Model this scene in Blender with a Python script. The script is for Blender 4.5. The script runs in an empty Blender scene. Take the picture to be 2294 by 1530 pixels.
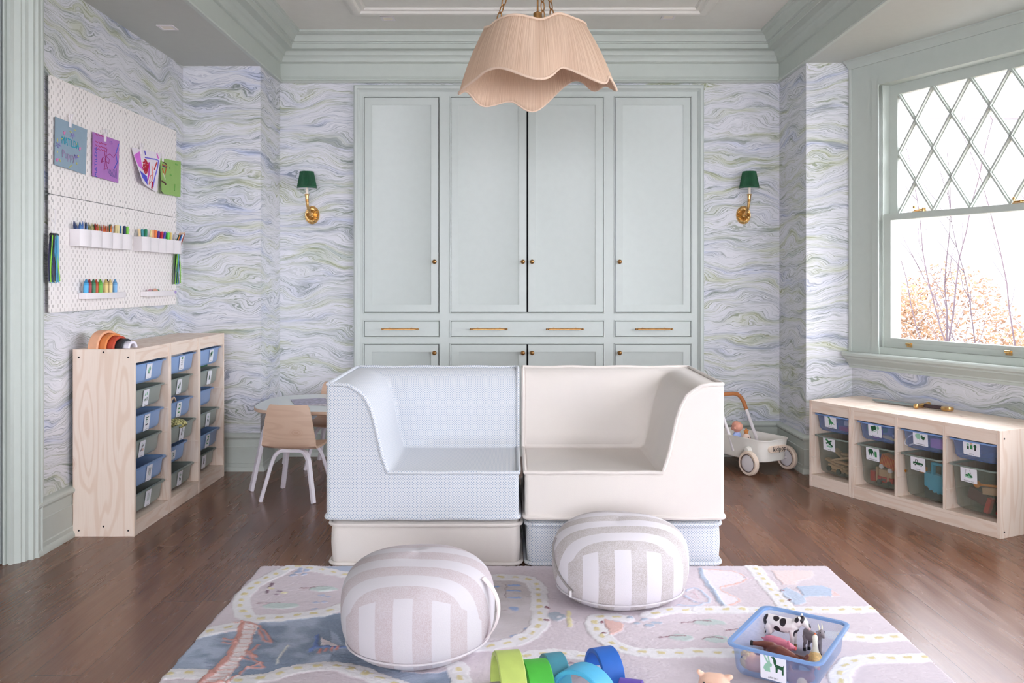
import bpy, bmesh, math, random
import numpy as np
from mathutils import Vector, Matrix, noise as mnoise
random.seed(7)
PI = math.pi
SC = bpy.context.scene
COL = SC.collection
F, CX, HY, CZ = 1949.0, 1146.0, 630.0, 1.24      # focal length in pixels, principal column, horizon row, eye height

# ---------------------------------------------------------------- camera, sky, lights, exposure
cd = bpy.data.cameras.new('camera'); cam = bpy.data.objects.new('camera', cd); COL.objects.link(cam)
cam.location = (0, 0, CZ); cam.rotation_euler = (PI/2, 0, 0)
cd.sensor_width = 36; cd.lens = 36*F/2294; cd.shift_x = (1147-CX)/2294; cd.shift_y = -(765-HY)/2294
cd.clip_start = .05; cd.clip_end = 200
SC.camera = cam
SC.view_settings.view_transform = 'Standard'; SC.view_settings.look = 'None'
SC.view_settings.gamma = 1; SC.view_settings.use_curve_mapping = False
SC.view_settings.exposure = 1.60
w = bpy.data.worlds.new('sky'); SC.world = w; w.use_nodes = True
bg = w.node_tree.nodes['Background']; bg.inputs[0].default_value = (.90, .915, 1, 1); bg.inputs[1].default_value = 4.6
def area(name, loc, rot, sx, sy, power, color=(1, 1, 1), portal=False):
    l = bpy.data.lights.new(name, 'AREA'); l.shape = 'RECTANGLE'; l.size = sx; l.size_y = sy; l.energy = power; l.color = color
    if portal: l.cycles.is_portal = True
    o = bpy.data.objects.new(name, l); COL.objects.link(o); o.location = loc; o.rotation_euler = rot; return o
sun = bpy.data.lights.new('sun', 'SUN'); sun.energy = 1.5; sun.angle = .02; sun.color = (1, .95, .88)
so = bpy.data.objects.new('sun', sun); COL.objects.link(so); so.rotation_euler = Vector((.45, .42, -.8)).to_track_quat('-Z', 'Y').to_euler()
WC = (.91, .94, 1)
area('daylight_side_bay_window', (3.02, 3.3, 1.62), (0, PI/2, 0), 1.5, 1.5, 6, WC)
area('daylight_near_bay_window', (2.75, 1.45, 1.62), (0, PI/2, math.radians(-26)), 1.5, 1.1, 4, WC)
area('daylight_rear_windows', (-.2, -5.5, 1.55), (PI/2, 0, PI), 4.6, 2.1, 60, (.95, .96, 1))
area('portal_side_bay', (3.01, 3.3, 1.62), (0, PI/2, 0), 1.7, 1.3, 1, portal=True)
area('portal_near_bay', (2.66, 1.55, 1.62), (0, PI/2, math.radians(-26)), 1.7, 1.3, 1, portal=True)
area('portal_rear', (-.2, -5.47, 1.5), (PI/2, 0, PI), 4.6, 2.1, 1, portal=True)
area('portal_bay_window', (2.62, 5.02, 1.62), (0, PI/2, math.radians(26.2)), 1.6, 1.2, 1, portal=True)

# ---------------------------------------------------------------- materials
def lin(c):
    return tuple(((v/255)/12.92 if v <= 10 else ((v/255+.055)/1.055)**2.4) for v in c)
MATS = {}
class N:
    def __init__(s, name):
        s.m = bpy.data.materials.new(name); s.m.use_nodes = True; s.t = s.m.node_tree; s.n = s.t.nodes; s.l = s.t.links
        s.b = s.n['Principled BSDF']; s.out = s.n['Material Output']
    def add(s, ty, **kw):
        n = s.n.new(ty)
        for k, v in kw.items(): setattr(n, k, v)
        return n
    def put(s, sock, v):
        if hasattr(v, 'links') or isinstance(v, bpy.types.NodeSocket): s.l.new(v, sock)
        elif isinstance(v, (tuple, list)) and len(v) == 3 and sock.type == 'RGBA': sock.default_value = (*v, 1)
        else: sock.default_value = v
    def math(s, op, a, b=0.0, c=0.0, clamp=False):
        n = s.add('ShaderNodeMath', operation=op, use_clamp=clamp)
        s.put(n.inputs[0], a); s.put(n.inputs[1], b)
        if op in ('MULTIPLY_ADD', 'SMOOTH_MAX', 'WRAP'): s.put(n.inputs[2], c)
        return n.outputs[0]
    def step(s, x, lo, hi, a=0.0, b=1.0):
        n = s.add('ShaderNodeMapRange', interpolation_type='SMOOTHSTEP'); s.put(n.inputs[0], x)
        n.inputs[1].default_value = lo; n.inputs[2].default_value = hi; n.inputs[3].default_value = a; n.inputs[4].default_value = b
        return n.outputs[0]
    def mix(s, f, a, b):
        n = s.add('ShaderNodeMix', data_type='RGBA'); s.put(n.inputs[0], f); s.put(n.inputs[6], a); s.put(n.inputs[7], b); return n.outputs[2]
    def uv(s):
        n = s.add('ShaderNodeUVMap'); q = s.add('ShaderNodeSeparateXYZ'); s.l.new(n.outputs[0], q.inputs[0]); return q.outputs[0], q.outputs[1], n.outputs[0]
    def xyz(s, x, y, z=0.0):
        n = s.add('ShaderNodeCombineXYZ'); s.put(n.inputs[0], x); s.put(n.inputs[1], y); s.put(n.inputs[2], z); return n.outputs[0]
    def obj(s):
        n = s.add('ShaderNodeTexCoord'); return n.outputs['Object']
    def noise(s, vec, scale=1.0, detail=2.0, rough=.5, dist=0.0):
        n = s.add('ShaderNodeTexNoise'); s.put(n.inputs['Vector'], vec); n.inputs['Scale'].default_value = scale
        n.inputs['Detail'].default_value = detail; n.inputs['Roughness'].default_value = rough; n.inputs['Distortion'].default_value = dist
        return n.outputs[0]
    def bump(s, h, strength=.2, dist=.01):
        n = s.add('ShaderNodeBump'); n.inputs['Strength'].default_value = strength; n.inputs['Distance'].default_value = dist
        s.put(n.inputs['Height'], h); s.l.new(n.outputs[0], s.b.inputs['Normal'])
    def rand(s):
        return s.add('ShaderNodeObjectInfo').outputs['Random']
def mat(name, rgb, rough=.5, metal=0.0, var=.03, nscale=20, bump=0.0, bscale=200, sheen=0, trans=0, spec=.5):
    if name in MATS: return MATS[name]
    g = N(name); c = lin(rgb)
    n = g.noise(g.obj(), nscale, 3)
    g.put(g.b.inputs['Base Color'], g.mix(g.step(n, .3, .7), tuple(x*(1-var) for x in c), tuple(min(1, x*(1+var)) for x in c)))
    g.b.inputs['Roughness'].default_value = rough; g.b.inputs['Metallic'].default_value = metal
    g.b.inputs['Specular IOR Level'].default_value = spec
    if sheen: g.b.inputs['Sheen Weight'].default_value = sheen
    if trans: g.b.inputs['Transmission Weight'].default_value = trans
    if bump: g.bump(g.noise(g.obj(), bscale, 2), bump, .003)
    MATS[name] = g.m; return g.m

def wallpaper():
    g = N('agate_wallpaper'); u, v, _ = g.uv()
    # pattern repeats every 0.69 m up the wall: fold height on a circle so it tiles
    ang = g.math('MULTIPLY', v, 2*PI/.69)
    cs = g.math('MULTIPLY', g.math('COSINE', ang), .11); sn = g.math('MULTIPLY', g.math('SINE', ang), .11)
    def nz(ku, kv, sc, det, off):
        return g.noise(g.xyz(g.math('MULTIPLY_ADD', u, ku, off), g.math('MULTIPLY', cs, kv), g.math('MULTIPLY', sn, kv)), sc, det)
    n1 = nz(1.9, 3.6, 1.3, 1.5, 3.1); n2 = nz(5.6, 11, 1, 2, 9.7); n3 = nz(42, 75, 1, 1, 1.3)
    h = g.math('MULTIPLY_ADD', n1, .25, v); h = g.math('MULTIPLY_ADD', n2, .070, h); h = g.math('MULTIPLY_ADD', n3, .0060, h)
    f = g.math('FRACT', g.math('MULTIPLY', h, 140)); d = g.math('ABSOLUTE', g.math('SUBTRACT', f, .5))
    f2 = g.math('FRACT', g.math('MULTIPLY_ADD', h, 71, .3)); d2 = g.math('ABSOLUTE', g.math('SUBTRACT', f2, .5))
    band = g.noise(g.xyz(g.math('MULTIPLY', u, .9), g.math('MULTIPLY', h, 9)), 1, 2.5, .6)
    band2 = g.noise(g.xyz(g.math('MULTIPLY_ADD', u, 1.7, 5), g.math('MULTIPLY', h, 17), 3.0), 1, 2)
    ramp = g.add('ShaderNodeValToRGB'); ramp.color_ramp.interpolation = 'LINEAR'; g.put(ramp.inputs[0], band)
    stops = [(.27, (112, 128, 172)), (.36, (122, 132, 154)), (.44, (124, 134, 130)), (.52, (126, 138, 120)), (.60, (146, 152, 104)), (.70, (104, 126, 108))]
    e = ramp.color_ramp.elements
    while len(e) < len(stops): e.new(.5)
    for i, (p, c) in enumerate(stops): e[i].position = p; e[i].color = (*lin(c), 1)
    ramp2 = g.add('ShaderNodeValToRGB'); g.put(ramp2.inputs[0], band)
    stops = [(.30, (192, 202, 230)), (.42, (212, 214, 226)), (.50, (212, 215, 218)), (.60, (208, 212, 192)), (.70, (190, 200, 194))]
    e = ramp2.color_ramp.elements
    while len(e) < len(stops): e.new(.5)
    for i, (p, c) in enumerate(stops): e[i].position = p; e[i].color = (*lin(c), 1)
    white = lin((226, 226, 232))
    fill = g.mix(g.step(band2, .42, .62, 0.0, .85), white, ramp2.outputs[0])
    bold = g.step(band2, .60, .68)                      # a few strokes filled in solid
    fill = g.mix(g.math('MULTIPLY', bold, .55), fill, ramp.outputs[0])
    sk = g.noise(g.xyz(g.math('MULTIPLY', u, 4), g.math('MULTIPLY', h, 215)), 1, 1, .5)
    sk2 = g.noise(g.xyz(g.math('MULTIPLY_ADD', u, 5, 7.0), g.math('MULTIPLY', h, 290), 4.0), 1, 1, .5)
    l1 = g.math('MULTIPLY', g.step(sk, .51, .61, 0.0, .64), g.step(d, .0, .34, 1.0, .35))
    l2 = g.math('MULTIPLY', g.step(sk2, .56, .63, 0, .75), g.step(band2, .36, .52))
    wl = g.step(sk2, .34, .42, 1.0, 0.0)
    c = g.mix(g.math('MAXIMUM', l1, l2), fill, ramp.outputs[0])
    c = g.mix(g.math('MULTIPLY', wl, .6), c, lin((236, 236, 241)))
    g.put(g.b.inputs['Base Color'], c); g.b.inputs['Roughness'].default_value = .75
    return g.m
def floor_mat():
    g = N('oak_floor'); u, v, _ = g.uv()
    W = .155
    pu = g.math('DIVIDE', g.math('ADD', u, 10.0 + .035), W); idx = g.math('FLOOR', pu)
    wn = g.add('ShaderNodeTexWhiteNoise', noise_dimensions='1D'); g.put(wn.inputs['W'], idx); r = wn.outputs['Value']
    vv = g.math('ADD', v, g.math('MULTIPLY', r, 7.3)); pv = g.math('DIVIDE', vv, 1.9); idv = g.math('FLOOR', pv)
    wn2 = g.add('ShaderNodeTexWhiteNoise', noise_dimensions='2D'); g.put(wn2.inputs['Vector'], g.xyz(idx, idv)); r2 = wn2.outputs['Value']
    gr = g.noise(g.xyz(g.math('MULTIPLY', u, 16), g.math('MULTIPLY', v, 1.8), g.math('MULTIPLY', r2, 30)), 1, 3, .5, .6)
    gr2 = g.noise(g.xyz(g.math('MULTIPLY', u, 130), g.math('MULTIPLY', v, 2.2), 0), 1, 2)
    c = g.mix(g.step(gr, .2, .8), lin((106, 66, 46)), lin((132, 90, 65)))
    c = g.mix(g.step(r2, 0, 1, 0, .6), c, lin((92, 52, 36)))
    c = g.mix(g.step(gr2, .3, .8, 0, .18), c, lin((152, 112, 82)))
    g.b.inputs['Specular IOR Level'].default_value = .65
    gu = g.math('ABSOLUTE', g.math('SUBTRACT', g.math('FRACT', pu), .5)); gv = g.math('ABSOLUTE', g.math('SUBTRACT', g.math('FRACT', pv), .5))
    gap = g.math('MAXIMUM', g.step(gu, .491, .497), g.step(gv, .4990, .4997))
    c = g.mix(g.math('MULTIPLY', gap, .8), c, lin((52, 32, 24)))
    g.put(g.b.inputs['Base Color'], c)
    g.put(g.b.inputs['Roughness'], g.step(gr, .2, .8, .22, .30))
    g.bump(g.math('SUBTRACT', g.math('MULTIPLY', gr2, .03), gap), .15, .0008)
    return g.m
def pine_mat(name='pine', a=(242, 224, 209), b=(222, 190, 165)):
    g = N(name); u, v, _ = g.uv(); r = g.math('MULTIPLY', g.rand(), 20)
    n = g.noise(g.xyz(g.math('MULTIPLY', u, 1.1), g.math('MULTIPLY', v, 7), r), 1, 2, .5)
    rings = g.math('SINE', g.math('MULTIPLY', n, 58))
    n2 = g.noise(g.xyz(g.math('MULTIPLY', u, 8), g.math('MULTIPLY', v, 220), r), 1, 2)
    vo = g.add('ShaderNodeTexVoronoi'); g.put(vo.inputs['Vector'], g.xyz(g.math('MULTIPLY_ADD', u, 3.1, r), g.math('MULTIPLY', v, 5.2))); vo.inputs['Scale'].default_value = 1; vo.inputs['Randomness'].default_value = 1
    kd = vo.outputs['Distance']
    c = g.mix(g.step(rings, .1, 1, 0, .42), lin(a), lin(b))
    c = g.mix(g.step(n2, .4, .8, 0, .18), c, lin(b))
    ring2 = g.math('MULTIPLY', g.step(kd, .05, .16, .6, 0), g.step(g.math('SINE', g.math('MULTIPLY', kd, 170)), -.2, 1, .35, 1))
    c = g.mix(ring2, c, lin((196, 150, 122)))
    c = g.mix(g.step(kd, .015, .04, .75, 0), c, lin((128, 88, 74)))
    g.put(g.b.inputs['Base Color'], c); g.b.inputs['Roughness'].default_value = .5
    return g.m
def dots_mat():
    g = N('blue_dot_weave'); u, v, _ = g.uv(); k = PI/.0058
    s = g.math('MULTIPLY', g.math('SINE', g.math('MULTIPLY', u, k)), g.math('SINE', g.math('MULTIPLY', v, k)))
    c = g.mix(g.step(s, .18, .62), lin((224, 225, 228)), lin((156, 174, 196)))
    g.put(g.b.inputs['Base Color'], c); g.b.inputs['Roughness'].default_value = .85; g.b.inputs['Sheen Weight'].default_value = .15
    g.bump(g.math('MULTIPLY', s, -1), .35, .0015); return g.m
def cream_mat():
    g = N('cream_herringbone'); u, v, _ = g.uv()
    zig = g.math('PINGPONG', u, .022)
    s = g.math('SINE', g.math('MULTIPLY', g.math('ADD', zig, v), 2*PI/.0034))
    n = g.noise(g.obj(), 5, 2)
    c = g.mix(g.step(s, -.4, .8, 0, .55), lin((236, 228, 221)), lin((208, 198, 191)))
    c = g.mix(g.step(n, .35, .65, 0, .25), c, lin((222, 214, 211)))
    g.put(g.b.inputs['Base Color'], c); g.b.inputs['Roughness'].default_value = .9; g.b.inputs['Sheen Weight'].default_value = .15
    g.bump(s, .25, .001); return g.m
def pouf_mat(name, pale, dark):
    g = N(name); q = g.add('ShaderNodeSeparateXYZ'); g.put(q.inputs[0], g.obj()); x, y, z = q.outputs
    dx = g.math('ABSOLUTE', g.math('MULTIPLY', g.math('ARCSINE', g.math('DIVIDE', g.math('ADD', x, .018), .32), 0, 0), .32))
    v = g.math('ADD', g.math('ADD', y, z), .145)
    over = g.math('GREATER_THAN', v, .15)
    d = g.math('POWER', g.math('ADD', g.math('POWER', dx, 3.4), g.math('POWER', g.math('MULTIPLY', g.math('MAXIMUM', v, 0.0), over), 3.4)), 1/3.4)
    f = g.math('FRACT', g.math('DIVIDE', g.math('SUBTRACT', d, .03), .12))
    st = g.math('ABSOLUTE', g.math('SUBTRACT', f, .25))         # dark where f in 0..0.5
    mk = g.step(st, .236, .262, 1, 0)
    mk = g.math('MULTIPLY', mk, g.math('GREATER_THAN', d, .03))
    wv = g.noise(g.xyz(g.math('MULTIPLY', x, 320), g.math('MULTIPLY', y, 320), g.math('MULTIPLY', z, 320)), 1, 1)
    big = g.noise(g.obj(), 14, 2)
    dk = g.mix(g.step(wv, .38, .62, 0, .5), lin(dark), lin(pale)); dk = g.mix(g.step(big, .3, .7, 0, .25), dk, lin(pale))
    g.put(g.b.inputs['Base Color'], g.mix(mk, lin(pale), dk)); g.b.inputs['Roughness'].default_value = .9
    g.bump(wv, .35, .0015); return g.m
def mesh_plastic(name, rgb, opacity, hexs=None):
    g = N(name); g.put(g.b.inputs['Base Color'], lin(rgb)); g.b.inputs['Roughness'].default_value = .4
    tr = g.add('ShaderNodeBsdfTransparent'); mx = g.add('ShaderNodeMixShader')
    u, v, _ = g.uv()
    if hexs:
        k = PI/hexs
        s = g.math('MULTIPLY', g.math('SINE', g.math('MULTIPLY', g.math('ADD', u, g.math('MULTIPLY', v, .58)), k)), g.math('SINE', g.math('MULTIPLY', g.math('SUBTRACT', g.math('MULTIPLY', v, .58), u), k)))
        a = g.step(g.math('ABSOLUTE', s), .14, .32, 1, opacity)
    else:
        a = opacity
    g.put(mx.inputs[0], a); g.l.new(tr.outputs[0], mx.inputs[1]); g.l.new(g.b.outputs[0], mx.inputs[2]); g.l.new(mx.outputs[0], g.out.inputs[0])
    return g.m
def peg_mat():
    g = N('pegboard_white'); u, v, _ = g.uv()
    row = g.math('DIVIDE', v, .02); ri = g.math('FLOOR', row); rf = g.math('SUBTRACT', g.math('FRACT', row), .5)
    off = g.math('MULTIPLY', g.math('MODULO', g.math('ADD', ri, 100.0), 2.0), .5)
    cf = g.math('SUBTRACT', g.math('FRACT', g.math('ADD', g.math('DIVIDE', u, .04), off)), .5)
    a = g.step(g.math('ABSOLUTE', cf), .05, .09, 1, 0); b = g.step(g.math('ABSOLUTE', rf), .34, .42, 1, 0)
    hole = g.math('MULTIPLY', a, b)
    g.put(g.b.inputs['Base Color'], g.mix(hole, lin((250, 244, 241)), lin((206, 197, 194)))); g.b.inputs['Roughness'].default_value = .45
    g.bump(g.math('SUBTRACT', 1.0, hole), .8, .004); return g.m
def string_mat():
    g = N('blush_string'); u, v, _ = g.uv()
    s = g.noise(g.xyz(g.math('MULTIPLY', u, 420), g.math('MULTIPLY', v, 2)), 1, 2)
    c = g.mix(g.step(s, .38, .62), lin((218, 186, 158)), lin((250, 226, 202)))
    g.put(g.b.inputs['Base Color'], c); g.b.inputs['Roughness'].default_value = .8
    g.bump(s, .6, .003)
    tl = g.add('ShaderNodeBsdfTranslucent'); g.put(tl.inputs[0], lin((226, 180, 146))); mx = g.add('ShaderNodeMixShader'); mx.inputs[0].default_value = .25
    g.l.new(g.b.outputs[0], mx.inputs[1]); g.l.new(tl.outputs[0], mx.inputs[2]); g.l.new(mx.outputs[0], g.out.inputs[0]); return g.m
def cow_mat():
    g = N('cow_hide'); q = g.obj()
    vo = g.add('ShaderNodeTexVoronoi'); vo.inputs['Scale'].default_value = 26; g.put(vo.inputs['Vector'], q)
    g.put(g.b.inputs['Base Color'], g.mix(g.step(vo.outputs['Distance'], .40, .43, 1, 0), lin((240, 232, 232)), lin((42, 34, 40)))); g.b.inputs['Roughness'].default_value = .35
    return g.m
def attr_mat(name, rough=.95, bump=.5, bs=500):
    g = N(name); a = g.add('ShaderNodeVertexColor'); a.layer_name = 'Col'
    n = g.noise(g.obj(), bs, 2)
    c = g.mix(g.step(n, .3, .7, 0, .12), a.outputs[0], lin((228, 222, 228)))
    g.put(g.b.inputs['Base Color'], c); g.b.inputs['Roughness'].default_value = rough
    if bump: g.bump(n, bump, .002)
    return g.m
def glass_mat():
    g = N('window_glass'); tr = g.add('ShaderNodeBsdfTransparent'); gl = g.add('ShaderNodeBsdfGlossy'); gl.inputs['Roughness'].default_value = .02
    mx = g.add('ShaderNodeMixShader'); mx.inputs[0].default_value = .04
    g.l.new(tr.outputs[0], mx.inputs[1]); g.l.new(gl.outputs[0], mx.inputs[2]); g.l.new(mx.outputs[0], g.out.inputs[0]); return g.m
def siding_mat():
    g = N('white_siding'); u, v, _ = g.uv()
    f = g.math('FRACT', g.math('MULTIPLY', v, 7))
    g.put(g.b.inputs['Base Color'], g.mix(g.step(f, .0, .08, 1, 0), lin((170, 170, 176)), lin((130, 132, 142)))); g.b.inputs['Roughness'].default_value = .6; return g.m
M_WP = wallpaper(); M_FLOOR = floor_mat(); M_PINE = pine_mat(); M_PLY = pine_mat('birch_plywood', (222, 190, 166), (206, 168, 142))
M_DOTS = dots_mat(); M_CREAM = cream_mat(); M_PEG = peg_mat(); M_STRING = string_mat(); M_COW = cow_mat(); M_GLASS = glass_mat(); M_SIDING = siding_mat()
M_POUF_A = pouf_mat('pale_striped_linen', (214, 209, 214), (196, 181, 184)); M_POUF_B = pouf_mat('greige_striped_linen', (226, 221, 226), (186, 176, 172))
M_TRIM = mat('sage_paint', (196, 203, 196), .42, var=.01)
M_CAB = mat('cabinet_paint', (198, 205, 201), .38, var=.01)
M_SOFFIT = mat('soffit_paint', (196, 198, 192), .6, var=.01)
M_CEIL = mat('ceiling_paint', (230, 227, 220), .6, var=.01)
M_DARK = mat('gap_shade', (18, 16, 16), .9)  # near-black colour standing in for the shade inside the cabinet
M_BRASS = mat('antique_brass', (176, 132, 84), .32, 1.0, .12, 60)
M_GOLD = mat('gilded_brass', (222, 182, 122), .3, 1.0, .15, 80)
M_WHITE = mat('white_plastic', (236, 230, 232), .35, var=.01)
M_LEG = mat('white_lacquer', (236, 230, 238), .35, var=.01)
M_GREEN = mat('green_pleated_silk', (14, 82, 50), .7, var=.15, sheen=.2)
M_CANDLE = mat('ivory_candle_sleeve', (240, 228, 214), .5)
M_STEEL = mat('bright_steel', (200, 200, 204), .25, 1.0)
M_PAPER = mat('label_card', (240, 240, 248), .6, var=.01)
MB_BLUE = mesh_plastic('blue_mesh_plastic', (154, 184, 230), .86, .0016)
MB_GREY = mesh_plastic('grey_green_mesh_plastic', (164, 173, 167), .86, .0016)
MB_BLUE_T = mesh_plastic('blue_mesh_plastic_thin', (134, 160, 212), .42)
MB_GREY_T = mesh_plastic('green_mesh_plastic_thin', (136, 148, 136), .36)
MB_BASKET = mesh_plastic('light_blue_mesh_plastic', (122, 156, 206), .06, .0030)
M_BLUE_RIM = mat('blue_plastic', (130, 164, 214), .35); M_GREY_RIM = mat('grey_green_plastic', (140, 152, 144), .35)
M_BASKET = mat('light_blue_plastic', (122, 156, 206), .35)

# ---------------------------------------------------------------- mesh builder
class MB:
    def __init__(s): s.v = []; s.f = []; s.m = []; s.uv = []; s.sm = []
    def face(s, idx, mi=0, uv=None, smooth=False): s.f.append(tuple(idx)); s.m.append(mi); s.uv.append(uv); s.sm.append(smooth)
    def add(s, pts): n = len(s.v); s.v.extend(tuple(p) for p in pts); return list(range(n, n+len(pts)))
    def box(s, lo, hi, mi=0, M=None, grain=None):
        x0, y0, z0 = lo; x1, y1, z1 = hi
        P = [Vector(p) for p in ((x0,y0,z0),(x1,y0,z0),(x1,y1,z0),(x0,y1,z0),(x0,y0,z1),(x1,y0,z1),(x1,y1,z1),(x0,y1,z1))]
        d = [abs(x1-x0), abs(y1-y0), abs(z1-z0)]; g = grain if grain is not None else d.index(max(d))
        ii = s.add([(M @ p) if M else p for p in P])
        off = random.random()*3
        for q, ax in (((0,3,2,1),2),((4,5,6,7),2),((0,1,5,4),1),((2,3,7,6),1),((1,2,6,5),0),((3,0,4,7),0)):
            others = [a for a in (0,1,2) if a != ax]
            ua = g if g in others else others[0]; va = [a for a in others if a != ua][0]
            s.face([ii[k] for k in q], mi, [(P[k][ua]+off, P[k][va]+off*.37) for k in q])
        return s
    def prism(s, poly, a, b, plane='xz', mi=0, M=None, smooth=False):
        """poly in the plane, extruded from a to b along the third axis"""
        def P(p, t):
            q = {'xz': (p[0], t, p[1]), 'xy': (p[0], p[1], t), 'yz': (t, p[0], p[1])}[plane]
            return (M @ Vector(q)) if M else Vector(q)
        n = len(poly); i0 = s.add([P(p, a) for p in poly]); i1 = s.add([P(p, b) for p in poly])
        s.face(i0[::-1], mi); s.face(i1, mi)
        for k in range(n): s.face((i0[k], i0[(k+1) % n], i1[(k+1) % n], i1[k]), mi, None, smooth)
        return s
    def rings(s, rings, closed=True, caps=True, mi=0, smooth=True, uvs=None):
        ids = [s.add(r) for r in rings]; n = len(rings[0])
        for k in range(len(ids)-1):
            for j in range(n if closed else n-1):
                j2 = (j+1) % n
                uv = None
                if uvs: uv = [uvs(k, j), uvs(k, j+1), uvs(k+1, j+1), uvs(k+1, j)]
                s.face((ids[k][j], ids[k][j2], ids[k+1][j2], ids[k+1][j]), mi, uv, smooth)
        if caps: s.face(ids[0][::-1], mi); s.face(ids[-1], mi)
        return s
    def tube(s, pts, r, n=8, mi=0, closed=False, caps=True):
        P = [Vector(p) for p in pts]; m = len(P); R = r if isinstance(r, (list, tuple)) else [r]*m
        up = None; rs = []
        for k in range(m):
            if closed: t = P[(k+1) % m]-P[k-1]
            else: t = P[min(k+1, m-1)]-P[max(k-1, 0)]
            if t.length < 1e-9: t = Vector((0,0,1))
            t.normalize()
            if up is None: up = Vector((0,0,1)) if abs(t.z) < .9 else Vector((1,0,0))
            a = (up - t*up.dot(t)); a = a.normalized() if a.length > 1e-6 else t.orthogonal().normalized()
            b = t.cross(a); up = a
            rs.append([P[k] + a*math.cos(2*PI*j/n)*R[k] + b*math.sin(2*PI*j/n)*R[k] for j in range(n)])
        if closed: rs.append(rs[0])
        return s.rings(rs, True, caps and not closed, mi)
    def lathe(s, prof, n=24, mi=0, M=None, caps=True):
        rs = []
        for r, z in prof:
            rs.append([(M @ Vector((r*math.cos(2*PI*j/n), r*math.sin(2*PI*j/n), z))) if M else Vector((r*math.cos(2*PI*j/n), r*math.sin(2*PI*j/n), z)) for j in range(n)])
        return s.rings(rs, True, caps, mi)
    def ball(s, c, r, mi=0, n=12, M=None):
        rx, ry, rz = r if isinstance(r, (tuple, list)) else (r, r, r); c = Vector(c); rs = []
        for i in range(n//2+1):
            ph = -PI/2 + PI*i/(n//2)
            ring = [c+Vector((rx*max(math.cos(ph), .001)*math.cos(2*PI*j/n), ry*max(math.cos(ph), .001)*math.sin(2*PI*j/n), rz*math.sin(ph))) for j in range(n)]
            rs.append([M @ p for p in ring] if M else ring)
        return s.rings(rs, True, True, mi)
    def sweep(s, path, prof, up=(0,0,1), closed=False, mi=0, smooth=False):
        """prof (a,b): a to the left of the travel direction in the plane, b along up; mitred"""
        P = [Vector(p) for p in path]; up = Vector(up).normalized(); m = len(P); rs = []
        for k in range(m):
            d1 = (P[k]-P[k-1]).normalized() if (closed or k > 0) else None
            d2 = (P[(k+1) % m]-P[k]).normalized() if (closed or k < m-1) else None
            l1 = up.cross(d1) if d1 else None; l2 = up.cross(d2) if d2 else None
            if l1 and l2:
                h = (l1+l2); h.normalize(); off = h/max(.2, h.dot(l1))
            else: off = l1 or l2
            rs.append([P[k]+off*a+up*b for a, b in prof])
        if closed: rs.append(rs[0])
        return s.rings(rs, True, not closed, mi, smooth)
    def build(s, name, mats, parent=None, bevel=0, seg=2, sharp=35, M=None, smoothall=False):
        if not isinstance(mats, (list, tuple)): mats = [mats]
        me = bpy.data.meshes.new(name); me.from_pydata(s.v, [], s.f)
        for m in mats: me.materials.append(m)
        me.polygons.foreach_set('material_index', s.m)
        me.polygons.foreach_set('use_smooth', [bool(x) or smoothall or bevel > 0 for x in s.sm])
        uvl = me.uv_layers.new(name='UVMap'); dat = np.zeros(len(me.loops)*2, dtype=np.float32)
        for pi, p in enumerate(me.polygons):
            uv = s.uv[pi]
            ls = p.loop_start
            if uv is None:
                n = p.normal; ax = max(range(3), key=lambda a: abs(n[a]))
                for k in range(p.loop_total):
                    c = me.vertices[me.loops[ls+k].vertex_index].co
                    q = (c[1], c[2]) if ax == 0 else ((c[0], c[2]) if ax == 1 else (c[0], c[1]))
                    dat[2*(ls+k)] = q[0]; dat[2*(ls+k)+1] = q[1]
            else:
                for k in range(p.loop_total): dat[2*(ls+k)] = uv[k][0]; dat[2*(ls+k)+1] = uv[k][1]
        uvl.data.foreach_set('uv', dat); me.update()
        me.set_sharp_from_angle(angle=math.radians(sharp))
        o = bpy.data.objects.new(name, me); COL.objects.link(o)
        if M is not None: o.matrix_world = M
        if parent: o.parent = parent
        if bevel:
            b = o.modifiers.new('bevel', 'BEVEL'); b.width = bevel; b.segments = seg; b.limit_method = 'ANGLE'; b.angle_limit = math.radians(40)
        return o
def empty(name, loc=(0,0,0), rz=0, label=None, cat=None, group=None):
    o = bpy.data.objects.new(name, None); COL.objects.link(o); o.location = loc; o.rotation_euler = (0,0,rz); o.empty_display_size = .1
    return tag(o, label, cat, group)
def tag(o, label=None, cat=None, group=None, kind=None):
    if label: o['label'] = label
    if cat: o['category'] = cat
    if group: o['group'] = group
    if kind: o['kind'] = kind
    return o
def struct(o): o['kind'] = 'structure'; return o
def copy_tree(o, parent=None):
    c = o.copy(); COL.objects.link(c)
    if parent: c.parent = parent
    for ch in list(o.children): copy_tree(ch, c)
    return c
def RZ(a, loc=(0,0,0)): return Matrix.Translation(Vector(loc)) @ Matrix.Rotation(a, 4, 'Z')
def W(px, py, Y): return Vector(((px-CX)*Y/F, Y, CZ+(HY-py)*Y/F))      # point seen at a pixel at a given depth
def G(px, py, z=0.0):                                                # point of a horizontal plane seen at a pixel
    Y = F*(CZ-z)/(py-HY); return Vector(((px-CX)*Y/F, Y, z))
def XP(px, py, x):                                                   # point of a plane x = const
    Y = x*F/(px-CX); return Vector((x, Y, CZ+(HY-py)*Y/F))
_tx = {}
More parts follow.
